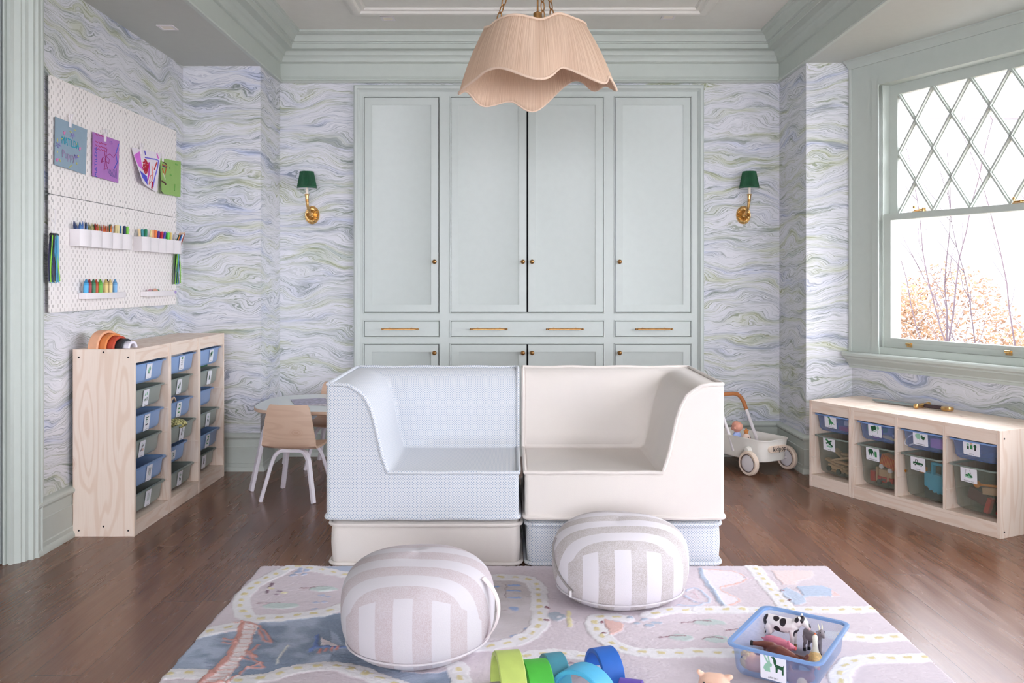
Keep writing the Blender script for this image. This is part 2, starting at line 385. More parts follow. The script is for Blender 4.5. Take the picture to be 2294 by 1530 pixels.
def text_mesh(name, txt, size, mats, parent=None, M=None, depth=.0006, label=None):
    cu = bpy.data.curves.new('t', 'FONT'); cu.body = txt; cu.size = size; cu.align_x = 'CENTER'; cu.align_y = 'CENTER'; cu.extrude = depth; cu.resolution_u = 2
    to = bpy.data.objects.new('t', cu); COL.objects.link(to); dg = bpy.context.evaluated_depsgraph_get(); dg.update()
    me = bpy.data.meshes.new_from_object(to.evaluated_get(dg)); COL.objects.unlink(to); bpy.data.objects.remove(to)
    me.materials.clear(); me.materials.append(mats); me.name = name
    o = bpy.data.objects.new(name, me); COL.objects.link(o)
    if M is not None: o.matrix_local = M
    if parent: o.parent = parent
    if label: o['label'] = label
    return o
def organic(name, chains, mats, parent=None, vox=.0022, smooth=6, M=None):
    """closed body made of tapered limbs fused by a voxel remesh"""
    b = MB()
    for ch in chains:
        P = [Vector(c[:3]) for c in ch]; R = [c[3] for c in ch]
        for p, r in zip(P, R): b.ball(p, r, n=12)
        for k in range(len(P)-1): b.tube([P[k], P[k+1]], [R[k], R[k+1]], 12)
    o = b.build(name, mats, parent, M=M, smoothall=True, sharp=180)
    r = o.modifiers.new('fuse', 'REMESH'); r.mode = 'VOXEL'; r.voxel_size = vox; r.use_smooth_shade = True
    s = o.modifiers.new('soften', 'SMOOTH'); s.iterations = smooth; s.factor = .5
    return o

# ================================================================= ROOM SHELL
ZS, ZC = 2.65, 2.977                      # soffit and coffer heights
XL, XJL, YB, YJL, XR, YJR = -2.152, -1.645, 6.18, 5.70, 1.902, 5.617
def wall(name, a, b, z0=0, z1=ZS, t=.12, uoff=0, mat_=None, holes=None, side=-1):
    """wall from a to b; room is on the left of the travel a->b; box goes to the right"""
    a = Vector((a[0], a[1], 0)); b = Vector((b[0], b[1], 0)); d = (b-a); L = d.length; d.normalize(); nr = Vector((d.y, -d.x, 0))
    mb = MB()
    def slab(u0, u1, za, zb):
        P = [a+d*u0, a+d*u1, a+d*u1+nr*t, a+d*u0+nr*t]
        ii = mb.add([Vector((p.x, p.y, za)) for p in P]+[Vector((p.x, p.y, zb)) for p in P])
        mb.face((ii[1], ii[0], ii[4], ii[5]), 0, [(uoff+u1, za), (uoff+u0, za), (uoff+u0, zb), (uoff+u1, zb)])
        for q in ((2,1,5,6),(3,2,6,7),(0,3,7,4),(0,1,2,3),(7,6,5,4)): mb.face([ii[k] for k in q], 0)
    if not holes: slab(0, L, z0, z1)
    else:
        u0, u1, ha, hb = holes
        slab(0, u0, z0, z1); slab(u1, L, z0, z1); slab(u0, u1, z0, ha); slab(u0, u1, hb, z1)
    return struct(mb.build(name, mat_ or M_WP))
# going anticlockwise seen from above => room on the left
wall('wall_back', (XR, YB), (XJL, YB), uoff=3.0, z1=ZC)
wall('wall_return_left', (XJL, YB), (XJL, YJL+.0006), uoff=6.62)
wall('wall_back_left', (XJL-.0008, YJL), (XL, YJL), uoff=7.1)
wall('wall_left', (XL, YJL), (XL, 3.92), uoff=7.6)
wall('wall_return_right', (XR, YJR+.0006), (XR, YB), uoff=2.4)
wall('wall_back_right', (2.196, YJR), (XR+.0008, YJR), uoff=2.1)
wall('wall_left_front', (-2.15, 3.90), (-3.0, 3.90), mat_=M_TRIM, t=.1)
wall('wall_left_near', (-3.0, 3.9), (-3.0, -5.4), mat_=M_TRIM)
wall('wall_front', (-3.0, -5.4), (2.196, -5.4), mat_=M_TRIM, holes=(.35, 4.9, .5, 2.5))
wall('wall_right_near', (2.196, -5.4), (2.196, .95), mat_=M_WP)
B0 = Vector((2.196, 5.617, 0)); TD = Vector((.4412, -.8974, 0)).normalized(); ND = Vector((-TD.y, TD.x, 0))   # ND points outdoors
BL = 1.51; B1 = B0+TD*BL; B2 = Vector((B1.x, 2.30, 0)); B3 = Vector((2.196, .95, 0))
# floor and ceiling
fl = MB(); ii = fl.add([(-3.2,-5.6,0),(3.3,-5.6,0),(3.3,6.4,0),(-3.2,6.4,0),(-3.2,-5.6,-.1),(3.3,-5.6,-.1),(3.3,6.4,-.1),(-3.2,6.4,-.1)])
fl.face(ii[:4]); fl.face(ii[4:][::-1])
for k in range(4): fl.face((ii[k], ii[4+k], ii[4+(k+1) % 4], ii[(k+1) % 4]))
struct(fl.build('floor', M_FLOOR))
YCN = .35
cl = MB(); cl.box((XJL-.0, YCN, ZC), (XR, YB+.1, ZC+.1)); struct(cl.build('ceiling', M_CEIL))
sf = MB(); sf.box((-3.2, -5.6, ZS), (XJL, 6.4, ZC+.1)); struct(sf.build('ceiling_soffit_left', M_SOFFIT))
sf = MB(); sf.box((XR, -5.6, ZS), (3.3, 6.4, ZC+.1)); struct(sf.build('ceiling_soffit_right', M_SOFFIT))
sf = MB(); sf.box((XJL, -5.6, ZS), (XR, YCN, ZC+.1)); struct(sf.build('ceiling_soffit_front', M_SOFFIT))
crown = [(0,ZS-.004),(.022,ZS-.004),(.026,ZS+.004),(.014,ZS+.016),(.014,ZS+.022),(.010,ZS+.026),(.010,ZS+.036),(.004,ZS+.04),(.004,ZS+.134),(.016,ZS+.138),(.022,ZS+.146),(.022,ZS+.150),(.028,ZS+.172),(.04,ZS+.182),
         (.046,ZS+.186),(.048,ZS+.196),(.056,ZS+.210),(.060,ZS+.212),(.109,ZS+.213),(.112,ZS+.216),(.112,ZS+.246),(.120,ZS+.250),(.120,ZS+.256),(.132,ZS+.258),(.136,ZS+.272),(.150,ZS+.296),(.168,ZS+.304),(.170,ZS+.308),(.182,ZS+.312),(.184,ZC),(0,ZC)]
cr = MB(); cr.sweep([(XR,YB,0),(XJL,YB,0),(XJL,YCN,0),(XR,YCN,0)], crown, closed=True); struct(cr.build('trim_crown', M_TRIM))
pm = MB(); X0, X1, Y0, Y1 = -1.038, 1.273, .95, 5.62
pm.sweep([(X1,Y1,ZC),(X0,Y1,ZC),(X0,Y0,ZC),(X1,Y0,ZC)], [(0,0),(0,-.012),(.012,-.020),(.03,-.022),(.034,-.034),(.05,-.036),(.07,-.030),(.078,-.016),(.10,-.014),(.104,-.004),(.112,-.003),(.112,0)][::-1], closed=True)
struct(pm.build('trim_ceiling_panel', M_CEIL))
base = [(0,0),(.034,0),(.034,.012),(.028,.026),(.024,.030),(.024,.05),(.020,.054),(.020,.150),(.022,.156),(.018,.160),(.018,.206),(.026,.212),(.034,.222),(.034,.232),(.026,.240),(.016,.246),(0,.248)][::-1]
def baseboard(name, pts):
    b = MB(); b.sweep([(p[0], p[1], 0) for p in pts], [(a, z) for a, z in base]); return struct(b.build(name, M_TRIM))
baseboard('baseboard_left', [(-1.13,YB-.002),(XJL,YB),(XJL,YJL),(XL,YJL),(XL,3.9)])
baseboard('baseboard_right', [B2, B1, B0, (XR,YJR), (XR,YB), (1.375,YB-.002)])
baseboard('baseboard_near', [(2.196,-5.4), B3, B2])
# doorway casing at far left (faces the room and the camera)
dc = MB()
prof = [(0,0),(.16,0),(.16,.03),(.150,.05),(.146,.062),(.128,.066),(.124,.058),(.108,.056),(.104,.064),(.092,.066),(.086,.048),(.070,.042),(.052,.040),(.047,.052),(.040,.054),(.030,.050),(.026,.03),(.012,.026),(.0,.022)]
cas = [(XL-.01+.006,3.945),(XL+.028,3.945),(XL+.032,3.935),(XL+.026,3.930),(XL+.030,3.90),(XL+.020,3.895),(XL+.022,3.875),(XL+.004,3.868),(XL+.0,3.850),(XL-.012,3.845),(XL-.010,3.832),(XL-.030,3.818),(XL-.036,3.800),(XL-.046,3.800),(XL-.05,3.812),(XL-.06,3.812),(XL-.064,3.80),(XL-.072,3.80),(XL-.078,3.82),(XL-.082,3.94)]
dc.prism(cas, 0, 2.62, 'xy'); struct(dc.build('trim_casing_left', M_TRIM))
dp = MB(); dp.box((-2.95,3.80,0.004),(XL-.076,3.84,2.50)); dp.box((-2.86,3.792,.2),(XL-.30,3.80,1.0)); struct(dp.build('door_1', mat('door_paint',(150,156,158),.45,var=.01)))
dh = MB(); dh.sweep([(XL-.06,3.80,2.50),(-3.0,3.80,2.50)], [(0,0),(.04,0),(.04,.02),(.02,.03),(.02,.10),(0,.10)]); struct(dh.build('trim_casing_head', M_TRIM))

# ---- windows of the bay
def window(idx, O, T, L, wname, uoff, latches=True):
    """wall segment with a double hung window; T along the wall, outward normal N"""
    Nn = Vector((-T.y, T.x, 0)); Nn = -Nn if Nn.dot(Vector((1, 0, 0))) < 0 else Nn
    A = O; Bp = O+T*L
    # wall(): room must be on the left of travel, walls travel from far end back to O when T goes towards the camera
    wl = wall(wname, Bp, A, z1=ZS, holes=(L-1.33, L-.24, .83, 2.46) if L < 1.7 else (L/2-.6, L/2+.6, .83, 2.46), t=.16, uoff=uoff)
    ua, ub = (.24, 1.33) if L < 1.7 else (L/2-.6, L/2+.6)
    FR = Matrix(((T.x, -Nn.x, 0, O.x), (T.y, -Nn.y, 0, O.y), (0, 0, 1, 0), (0, 0, 0, 1)))   # local x along, y into the room
    z0, z1 = .83, 2.46
    c = MB()
    def bx(a, b): c.box(a, b, M=FR)
    cw = .185 if L < 1.7 else .14
    bx((ua-.24+.006 if L < 1.7 else ua-cw-.04, -.005, .75), (ua-.05, .020, 2.62)); bx((ua-.055, -.005, .75), (ua-.0, .030, z1+.055)); bx((ua-.012, -.10, z0), (ua+.0, .036, z1+.0))
    bx((ua-.24+.002 if L < 1.7 else ua-cw-.05, -.005, .75), (ua-.222 if L < 1.7 else ua-cw-.03, .030, 2.62))
    bx((ub+.05, -.005, .75), (ub+cw, .020, 2.62)); bx((ub, -.005, .75), (ub+.055, .030, z1+.055)); bx((ub, -.10, z0), (ub+.012, .036, z1))
    bx((ua-.05, -.005, z1+.05), (ub+.05, .020, 2.62)); bx((ua-.012, -.005, z1), (ub+.012, .030, z1+.055)); bx((ua, -.10, z1-.004), (ub, .036, z1+.012))
    # crown over the head
    c.sweep([FR @ Vector((ub+cw+.0, 0, 0)), FR @ Vector((ua-.24 if L < 1.7 else ua-cw-.05, 0, 0))], [(0,2.60),(.03,2.60),(.034,2.608),(.04,2.614),(.06,2.635),(.075,2.640),(.075,2.65),(0,2.65)][::-1])
    # stool and apron
    sa, sb = (ua-.24-.0, ub+cw+.02) if L < 1.7 else (ua-cw-.06, ub+cw+.06)
    stool = [(0,.79),(.085,.79),(.092,.782),(.092,.768),(.085,.760),(.07,.756),(.07,.748),(.055,.74),(.045,.722),(.03,.712),(.03,.704),(.022,.700),(.022,.686),(.0,.684)]
    c.sweep([FR @ Vector((sb, 0, 0)), FR @ Vector((sa-.0, 0, 0))], [(a, z) for a, z in stool])
    bx((ua-.0, -.12, .79), (ub, .02, .832))
    bx((ua-.002, -.162, z0), (ua+.0035, -.1, z1)); bx((ub-.0035, -.162, z0), (ub+.002, -.1, z1)); bx((ua, -.162, z1-.004), (ub, -.1, z1+.001)); bx((ua-.002, -.1, z0), (ua+.0035, .0, z1)); bx((ub-.0035, -.1, z0), (ub+.002, .0, z1))
    win = struct(c.build('window_%d' % idx, M_TRIM))
    # sashes
    gm = FR
    s1 = MB()                                       # lower sash, nearer the room
    yl = -.045
    def fr(mb, a0, a1, za, zb, st, top, bot, y0, y1):
        mb.box((a0, y0, za), (a0+st, y1, zb), M=gm); mb.box((a1-st, y0, za), (a1, y1, zb), M=gm)
        mb.box((a0+st, y0, zb-top), (a1-st, y1, zb), M=gm); mb.box((a0+st, y0, za), (a1-st, y1, za+bot), M=gm)
    fr(s1, ua+.004, ub-.004, .833, 1.655, .048, .038, .058, -.052, -.012)
    s1.box((ua+.006, -.016, .855), (ub-.006, -.006, .868), M=gm)
    lo = s1.build('lower_sash', M_TRIM, win)
    s2 = MB(); fr(s2, ua+.004, ub-.004, 1.62, 2.456, .058, .062, .035, -.10, -.060)
    up = s2.build('upper_sash', M_TRIM, win)
    g0, g1 = ua+.062, ub-.062; za, zb = 1.66, 2.40
    nx = 4; cwid = (g1-g0)/nx; ch = (zb-za)/2
    mt = MB()
    segs = []
    for k in range(-2, nx+3):
        for sgn in (1, -1):
            # line from (g0+k*cwid, zb) heading down with slope sgn*cwid/ch... full height spans 2 cells
            x0, x1 = g0+k*cwid, g0+(k+sgn*2)*cwid
            t0, t1 = 0.0, 1.0
            for lo_, hi_ in ((g0, g1),):
                dx = x1-x0
                ta, tb = sorted(((lo_-x0)/dx, (hi_-x0)/dx)); t0 = max(t0, ta); t1 = min(t1, tb)
            if t1-t0 > .02: segs.append(((x0+(x1-x0)*t0, zb-(zb-za)*t0), (x0+(x1-x0)*t1, zb-(zb-za)*t1)))
    for (xa, zA), (xb, zB) in segs:
        d = Vector((xb-xa, 0, zB-zA)); Ln = d.length; d.normalize(); p = Vector((-d.z, 0, d.x))
        for hw, y0, y1 in ((.011, -.090, -.076), (.0055, -.076, -.062)):
            q = [Vector((xa, 0, zA))+p*hw, Vector((xb, 0, zB))+p*hw, Vector((xb, 0, zB))-p*hw, Vector((xa, 0, zA))-p*hw]
            ii = mt.add([gm @ (v+Vector((0, y0, 0))) for v in q]+[gm @ (v+Vector((0, y1, 0))) for v in q])
            for f in ((0,3,2,1),(4,5,6,7),(0,1,5,4),(1,2,6,5),(2,3,7,6),(3,0,4,7)): mt.face([ii[z] for z in f])
    mt.build('diamond_muntins', M_TRIM, win)
    gl = MB(); gl.box((ua+.05, -.034, .888), (ub-.05, -.031, 1.62), M=gm); gl.build('lower_pane', M_GLASS, win)
    gl = MB(); gl.box((g0, -.084, za-.01), (g1, -.081, zb+.01), M=gm); gl.build('upper_pane', M_GLASS, win)
    if latches:
        for uu in (ua+.232, ub-.232):
            k = MB(); k.box((uu-.03, -.05, 1.655), (uu+.045, -.02, 1.661), M=gm); k.tube([gm @ Vector((uu-.03,-.035,1.667)), gm @ Vector((uu+.03,-.035,1.668))], .0045, 8)
            k.tube([gm @ Vector((uu-.03,-.035,1.665)), gm @ Vector((uu-.03,-.035,1.68))], .003, 8); k.ball(gm @ Vector((uu-.03,-.035,1.686)), .0085); k.tube([gm @ Vector((uu+.01,-.035,1.661)), gm @ Vector((uu+.01,-.035,1.675))], .006, 8)
            k.box((uu+.034, -.047, 1.655), (uu+.042, -.023, 1.678), M=gm)
            k.build('sash_latch', M_GOLD, win)['label'] = 'gold sash latch'
            k = MB(); k.box((uu-.055, -.006, .842), (uu-.018, -.002, .868), M=gm); k.tube([gm @ Vector((uu-.05,.008,.862)), gm @ Vector((uu-.022,.008,.862))], .008, 8); k.box((uu-.05, -.006, .862), (uu-.022, .008, .868), M=gm)
            k.build('sash_lift', M_GOLD, win)['label'] = 'gold sash lift'
    return win
window(1, B0, TD, BL, 'wall_bay_left', .6)
window(2, B1, Vector((0,-1,0)), (B1-B2).length, 'wall_bay_side', 0, False)
window(3, B2, (B3-B2).normalized(), (B3-B2).length, 'wall_bay_right', 0, False)

# recessed square downlights
for px, py, z, lab in ((375,61,ZS,'square white recessed ceiling light in the left soffit'),(869,41,ZC,'square white recessed ceiling light left of the pendant'),(1497,38,ZC,'square white recessed ceiling light right of the pendant'),(1185,40,ZC,'square white recessed ceiling light behind the pendant shade')):
    Y = F*(z-CZ)/(HY-py); x = (px-CX)*Y/F
    e = empty('recessed_light', (x, Y, z), 0, lab, 'ceiling light', 'recessed ceiling lights')
    b = MB(); s = .045; t = .014
    b.box((-s,-s,-.004),(s,-s+t,0)); b.box((-s,s-t,-.004),(s,s,0)); b.box((-s,-s+t,-.004),(-s+t,s-t,0)); b.box((s-t,-s+t,-.004),(s,s-t,0)); b.build('light_frame', M_WHITE, e)
    b = MB(); b.box((-s+t,-s+t,-.0015),(s-t,s-t,0)); b.build('lens', mat('downlight_lens',(250,240,225),.4), e)

# ================================================================= BUILT-IN CABINET
SB = F/YB
def bxp(px): return (px-CX)/SB
def bzp(py): return CZ+(HY-py)/SB
YF = YB-.035                            # front plane of face frame
cab = empty('built_in_cabinet', (0, YB, 0), 0, 'tall sage built-in wall cabinet with panelled doors and drawers filling the back wall', 'cabinet')
def P0(o):                               # keep world coordinates although parented to the cabinet root
    o.matrix_parent_inverse = Matrix.Translation((0, -YB, 0)); return o
SBF = F/YF
def fx(px): return (px-CX)/SBF
def fz(py): return CZ+(HY-py)/SBF
doors = [(816,984,'L'),(1010,1180.5,'L'),(1182,1352,'R'),(1378,1548,'R')]
vx = [fx(v) for v in (792,816,984,1010,1352,1378,1548,1577)]
fr = MB()
rows = [(fz(190),fz(218)),(fz(700),fz(719)),(fz(754),fz(771)),(.06,.15)]
x0c, x1c = vx[0], vx[-1]
for a, b in ((vx[0],vx[1]),(vx[2],vx[3]),(vx[4],vx[5]),(vx[6],vx[7])): fr.box((a,YF,.06),(b,YB-.001,fz(190)))
for zb_, za_ in ((fz(190),fz(218)),(fz(700),fz(719)),(fz(754),fz(771)),(.15,.06)):
    for a, b in ((vx[1],vx[2]),(vx[3],vx[4]),(vx[5],vx[6])): fr.box((a,YF,za_),(b,YB-.001,zb_))
P0(fr.build('face_frame', M_CAB, cab))
cs = MB()
cs.sweep([(vx[0]+.004,YF,.06),(vx[0]+.004,YF,fz(192)),(vx[-1]-.004,YF,fz(192)),(vx[-1]-.004,YF,.06)], [(0,0),(0,.012),(.008,.022),(.024,.024),(.03,.014),(.036,.012),(.042,0)][::-1] if False else [(-.0,0),(-.042,0),(-.036,.010),(-.03,.013),(-.024,.024),(-.008,.024),(0,.014)], up=(0,-1,0))
P0(cs.build('casing', M_CAB, cab))
bk = MB(); bk.box((vx[0]+.01,YB-.010,.08),(vx[-1]-.01,YB-.003,fz(195))); P0(bk.build('gap_shade_sheet', M_DARK, cab))  # sheet behind the doors, shade of their gaps painted into its colour
tk = MB(); tk.box((vx[0],YF+.004,0),(vx[-1],YB-.002,.06)); P0(tk.build('plinth', M_CAB, cab))
def bead(a, b, z0, z1):
    m = MB(); m.sweep([(a,YF,z0),(a,YF,z1),(b,YF,z1),(b,YF,z0)], [(.0,0),(.0,.004),(.004,.006),(.008,.004),(.008,0)], up=(0,-1,0), closed=True); P0(m.build('opening_bead', M_CAB, cab))
for a, b in ((vx[1],vx[2]),(vx[3],vx[4]),(vx[5],vx[6])):
    for z0, z1 in ((fz(700),fz(218)),(fz(754),fz(719)),(.15,fz(771))): bead(a, b, z0, z1)
def door_leaf(a, b, z0, z1, knob_side, kz, gl=.003, gr=.003):
    a += gl; b -= gr; z0 += .003; z1 -= .003
    st, bv, dp_ = .052, .017, .011
    m = MB(); yf, yb_ = YF-.001, YF+.018
    O = [(a,z0),(b,z0),(b,z1),(a,z1)]; I = [(a+st,z0+st),(b-st,z0+st),(b-st,z1-st),(a+st,z1-st)]; J = [(a+st+bv,z0+st+bv),(b-st-bv,z0+st+bv),(b-st-bv,z1-st-bv),(a+st+bv,z1-st-bv)]
    io = m.add([(x,yf,z) for x,z in O]); ii_ = m.add([(x,yf,z) for x,z in I]); i2 = m.add([(x,yf+.004,z) for x,z in I]); ij = m.add([(x,yf+dp_,z) for x,z in J]); ib = m.add([(x,yb_,z) for x,z in O])
    for k in range(4):
        k2 = (k+1) % 4
        m.face((io[k],io[k2],ii_[k2],ii_[k])); m.face((ii_[k],ii_[k2],i2[k2],i2[k])); m.face((i2[k],i2[k2],ij[k2],ij[k])); m.face((io[k2],io[k],ib[k],ib[k2]))
    m.face(ij); m.face(ib[::-1])
    d = P0(m.build('cabinet_door', M_CAB, cab))
    kx = (b-.026) if knob_side == 'L' else (a+.026)
    kn = MB(); kn.lathe([(.0001,0),(.011,0),(.011,.003),(.006,.005),(.005,.014),(.010,.018),(.0155,.025),(.0155,.032),(.011,.039),(.0001,.042)], 20, M=Matrix.Translation((kx,yf,kz)) @ Matrix.Rotation(PI/2,4,'X'))
    o = kn.build('knob', M_BRASS, d, sharp=60); o['label'] = 'round antique brass knob'
for a, b, s in doors:
    gl = .003; gr = .003
    if a == 816: gr = .006
    if a == 1182: gl = .005
    door_leaf(fx(a), fx(b), fz(700), fz(218), s, fz(586.5), gl, gr)
    door_leaf(fx(a), fx(b), .15, fz(771), s, fz(790), gl, gr)
for a, b, hs in ((816,984,(897,)),(1010,1352,(1095,1265)),(1378,1548,(1464,))):
    m = MB(); m.box((fx(a)+.003,YF-.001,fz(754)+.003),(fx(b)-.003,YF+.018,fz(719)-.003)); d = P0(m.build('drawer', M_CAB, cab, bevel=.0015))
    for h in hs:
        k = MB(); x = fx(h); z = fz(737); y = YF-.03
        k.tube([(x-.108,y,z),(x+.108,y,z)], .0068, 10)
        for s in (-1,1):
            k.tube([(x+s*.108,y,z),(x+s*.113,y,z),(x+s*.119,y,z)], [.0068,.0075,.003], 10); k.ball((x+s*.126,y,z), .0078); k.tube([(x+s*.078,YF-.001,z),(x+s*.078,y,z)], .005, 8); k.tube([(x+s*.078,YF-.001,z),(x+s*.078,YF-.004,z)], .010, 12)
        o = k.build('bar_handle', M_BRASS, d); o['label'] = 'antique brass bar handle'
# marks of chipped paint are left out: too faint to shape

# ================================================================= WALL SCONCES
def sconce(px, lab, flip):
    e = empty('wall_sconce', (bxp(px), YB, bzp(482)), 0, lab, 'wall lamp', 'green shaded brass sconces')
    b = MB(); n = 48; rs = []
    for t, y in ((.0,.0),(1.0,0),(1.0,.006),(.94,.013),(.86,.012),(.78,.008),(.55,.012),(.30,.020),(.16,.024),(.0,.024)):
        ring = []
        for j in range(n):
            a = 2*PI*j/n; fl_ = 1+(.02*math.cos(a*32) if t > .5 else 0); ring.append((.051*t*fl_*math.cos(a)+1e-5*math.cos(a), -y-(.0025*math.cos(a*24) if .2 < t < .85 else 0), .064*t*fl_*math.sin(a)+1e-5*math.sin(a)))
        rs.append(ring)
    b.rings(rs, True, False); 
    for j in range(40):
        a = 2*PI*j/40; b.ball((.049*math.cos(a),-.011,.062*math.sin(a)), .0034, n=6)
    b.ball((0,-.028,0), .011); b.ball((-.012*flip,-.032,-.003),.006)
    b.build('back_plate', M_GOLD, e, sharp=60)
    r = MB(); pts = [(0,-.025,.0),(-.004*flip,-.05,.012),(-.010*flip,-.078,.035),(-.014*flip,-.092,.065),(-.016*flip,-.095,.10),(-.017*flip,-.096,.135)]
    if flip < 0: pts = [(x, y, z) for x, y, z in pts]
    r.tube(pts, [.008,.0085,.010,.010,.0105,.014], 12); ex = pts[-1][0]
    r.lathe([(.010,.128),(.017,.136),(.0175,.139),(.012,.141),(.0001,.141)], 16, M=Matrix.Translation((ex,-.096,0)))
    for z in (.085,.093,.101): r.lathe([(.010,z-.003),(.0135,z),(.010,z+.003)], 16, M=Matrix.Translation((ex+.001*flip,-.0955,0)), caps=False)
    r.build('arm', M_GOLD, e, sharp=60)
    c = MB(); c.lathe([(.0098,.140),(.0098,.20),(.0001,.20)], 16, M=Matrix.Translation((ex,-.096,0))); c.build('candle_sleeve', M_CANDLE, e)['label'] = 'ivory candle sleeve'
    s = MB(); n = 120; T = Matrix.Translation((ex,-.096,0))
    def ring(r, z, amp): return [T @ Vector(((r+amp*(1 if j % 2 else -1))*math.cos(2*PI*j/n),(r+amp*(1 if j % 2 else -1))*math.sin(2*PI*j/n),z)) for j in range(n)]
    s.rings([ring(.067,.180,.0),ring(.0685,.179,0),ring(.0685,.190,0),ring(.066,.191,.0018),ring(.0475,.288,.0016),ring(.0485,.290,0),ring(.0485,.297,0),ring(.046,.297,0),ring(.0455,.290,0)], True, False, smooth=False)
    s.build('lamp_shade', M_GREEN, e)['label'] = 'dark green pleated shade'
    s = MB(); s.rings([ring(.0445,.292,0),ring(.0655,.181,0),ring(.067,.180,0)], True, False); s.build('shade_lining', mat('shade_lining',(232,236,240),.7), e)
sconce(700, 'brass wall sconce with dark green pleated shade on the left of the cabinet', 1)
sconce(1665, 'brass wall sconce with dark green pleated shade on the right of the cabinet', -1)

# ================================================================= PENDANT LAMP
PX, PY = .118, 3.93
pe = empty('pendant_lamp', (PX, PY, 0), 0, 'wavy blush string pendant lamp shade hanging on brass chains', 'pendant lamp')
def cat(tbl, t):                         # periodic Catmull-Rom over (angle, r, z)
    n = len(tbl); t %= 360
    for k in range(n):
        a0 = tbl[k][0]; a1 = tbl[(k+1) % n][0]+(360 if k == n-1 else 0)
        tt = t if t >= tbl[0][0] else t+360
        if a0 <= tt <= a1:
            u = (tt-a0)/(a1-a0); out = []
            for c in (1, 2):
                p0, p1, p2, p3 = tbl[k-1][c], tbl[k][c], tbl[(k+1) % n][c], tbl[(k+2) % n][c]
                out.append(.5*(2*p1+(p2-p0)*u+(2*p0-5*p1+4*p2-p3)*u*u+(3*p1-p0-3*p2+p3)*u**3))
            return out
# angle: 0 towards the camera, growing to the right
def solve(px, py, th, r0=None):
    th = math.radians(th)
    if r0 is None:
        k = (px-CX)/F; r = (k*PY-PX)/(math.sin(th)+k*math.cos(th))
    else: r = r0
    Y = PY-r*math.cos(th); return (math.degrees(th), r, CZ+(HY-py)*Y/F)
bot = [solve(1205,177,0,.335), solve(1260,151,26), solve(1350,186,58), solve(1364,172,76), solve(1381,202,91), solve(1356,192,112), solve(1330,203,130), solve(1284,181,152), solve(1196,248,180,.345), solve(1145,227,204), solve(1082,237,232), solve(1046,205,254), solve(1028,210,271), solve(1062,180,300), solve(1115,152,330)]
top = [solve(1196,43,2,.20), solve(1250,30,26), solve(1290,42,54), solve(1312,55,88), solve(1300,62,120), solve(1262,68,150), solve(1205,60,180,.20), solve(1150,72,208), solve(1110,62,238), solve(1086,62,268), solve(1098,58,296), solve(1148,33,334)]
NS = 288; rings = []
def ringpt(tb, t, k): r, z = cat(tb, t); a = math.radians(t); return Vector((r*math.sin(a)*k, -r*math.cos(a)*k, z))
rows_ = 14
outer = []; inner = []
for i in range(rows_+1):
    f = i/rows_; ro = []; ri = []
    for j in range(NS):
        t = 360*j/NS; a = ringpt(bot, t, 1); b = ringpt(top, t, 1); p = a.lerp(b, f)
        bul = .010*math.sin(f*PI); q = Vector((p.x, p.y, 0)).normalized(); j2 = (.0008 if j % 2 else -.0008)
        ro.append(p+q*(bul+j2)); ri.append(p+q*(bul-.006+j2))
    outer.append(ro); inner.append(ri)
sh = MB(); sh.rings(outer+inner[::-1]+[outer[0]], True, False, uvs=lambda k, j: (j*.0075, k*.02)); sh.build('lamp_shade', M_STRING, pe, sharp=180)
for tb, nm in ((bot,'lower_rim'),(top,'upper_rim')):
    rm = MB(); rm.tube([ringpt(tb, 360*j/144, 1) for j in range(144)], .0055, 8, closed=True); rm.build(nm, mat('blush_cord',(232,204,182),.8,bump=.4,bscale=300), pe)
ch = MB()
for cxp, cyp in ((1137,22),(1222,18),(1241,16)):
    pass
def chain(p, q, parent):
    d = (q-p); L = d.length; d.normalize(); n = int(L/.038); b = MB(); side = d.orthogonal().normalized(); s2 = d.cross(side)
    for k in range(n):
        c = p+d*(L*(k+.5)/n); s = side if k % 2 else s2
        b.tube([c+d*.023*math.cos(a)+s*.010*math.sin(a) for a in [2*PI*j/14 for j in range(14)]], .0028, 6, closed=True)
    b.build('chain', M_BRASS, parent)['label'] = 'antique brass chain'
hub = Vector((0,0,2.94))
for th in (-62, 20, 170):
    r, z = cat(top, th % 360); a = math.radians(th); chain(Vector((r*math.sin(a)*.9,-r*math.cos(a)*.9,z-.01)), Vector((.02*math.sin(a), -.02*math.cos(a), 2.93)), pe)
b = MB(); b.lathe([(.0001,2.925),(.03,2.93),(.062,2.95),(.065,2.977),(.0001,2.977)], 28); b.build('ceiling_canopy', M_BRASS, pe)
b = MB(); b.lathe([(.0001,2.36),(.02,2.37),(.02,2.45),(.004,2.46),(.004,2.93),(.0001,2.93)],12); b.build('socket_stem', M_BRASS, pe)
b = MB(); b.ball((0,0,2.32),(.032,.032,.042),n=16); b.build('bulb', mat('frosted_bulb',(245,240,230),.4), pe)

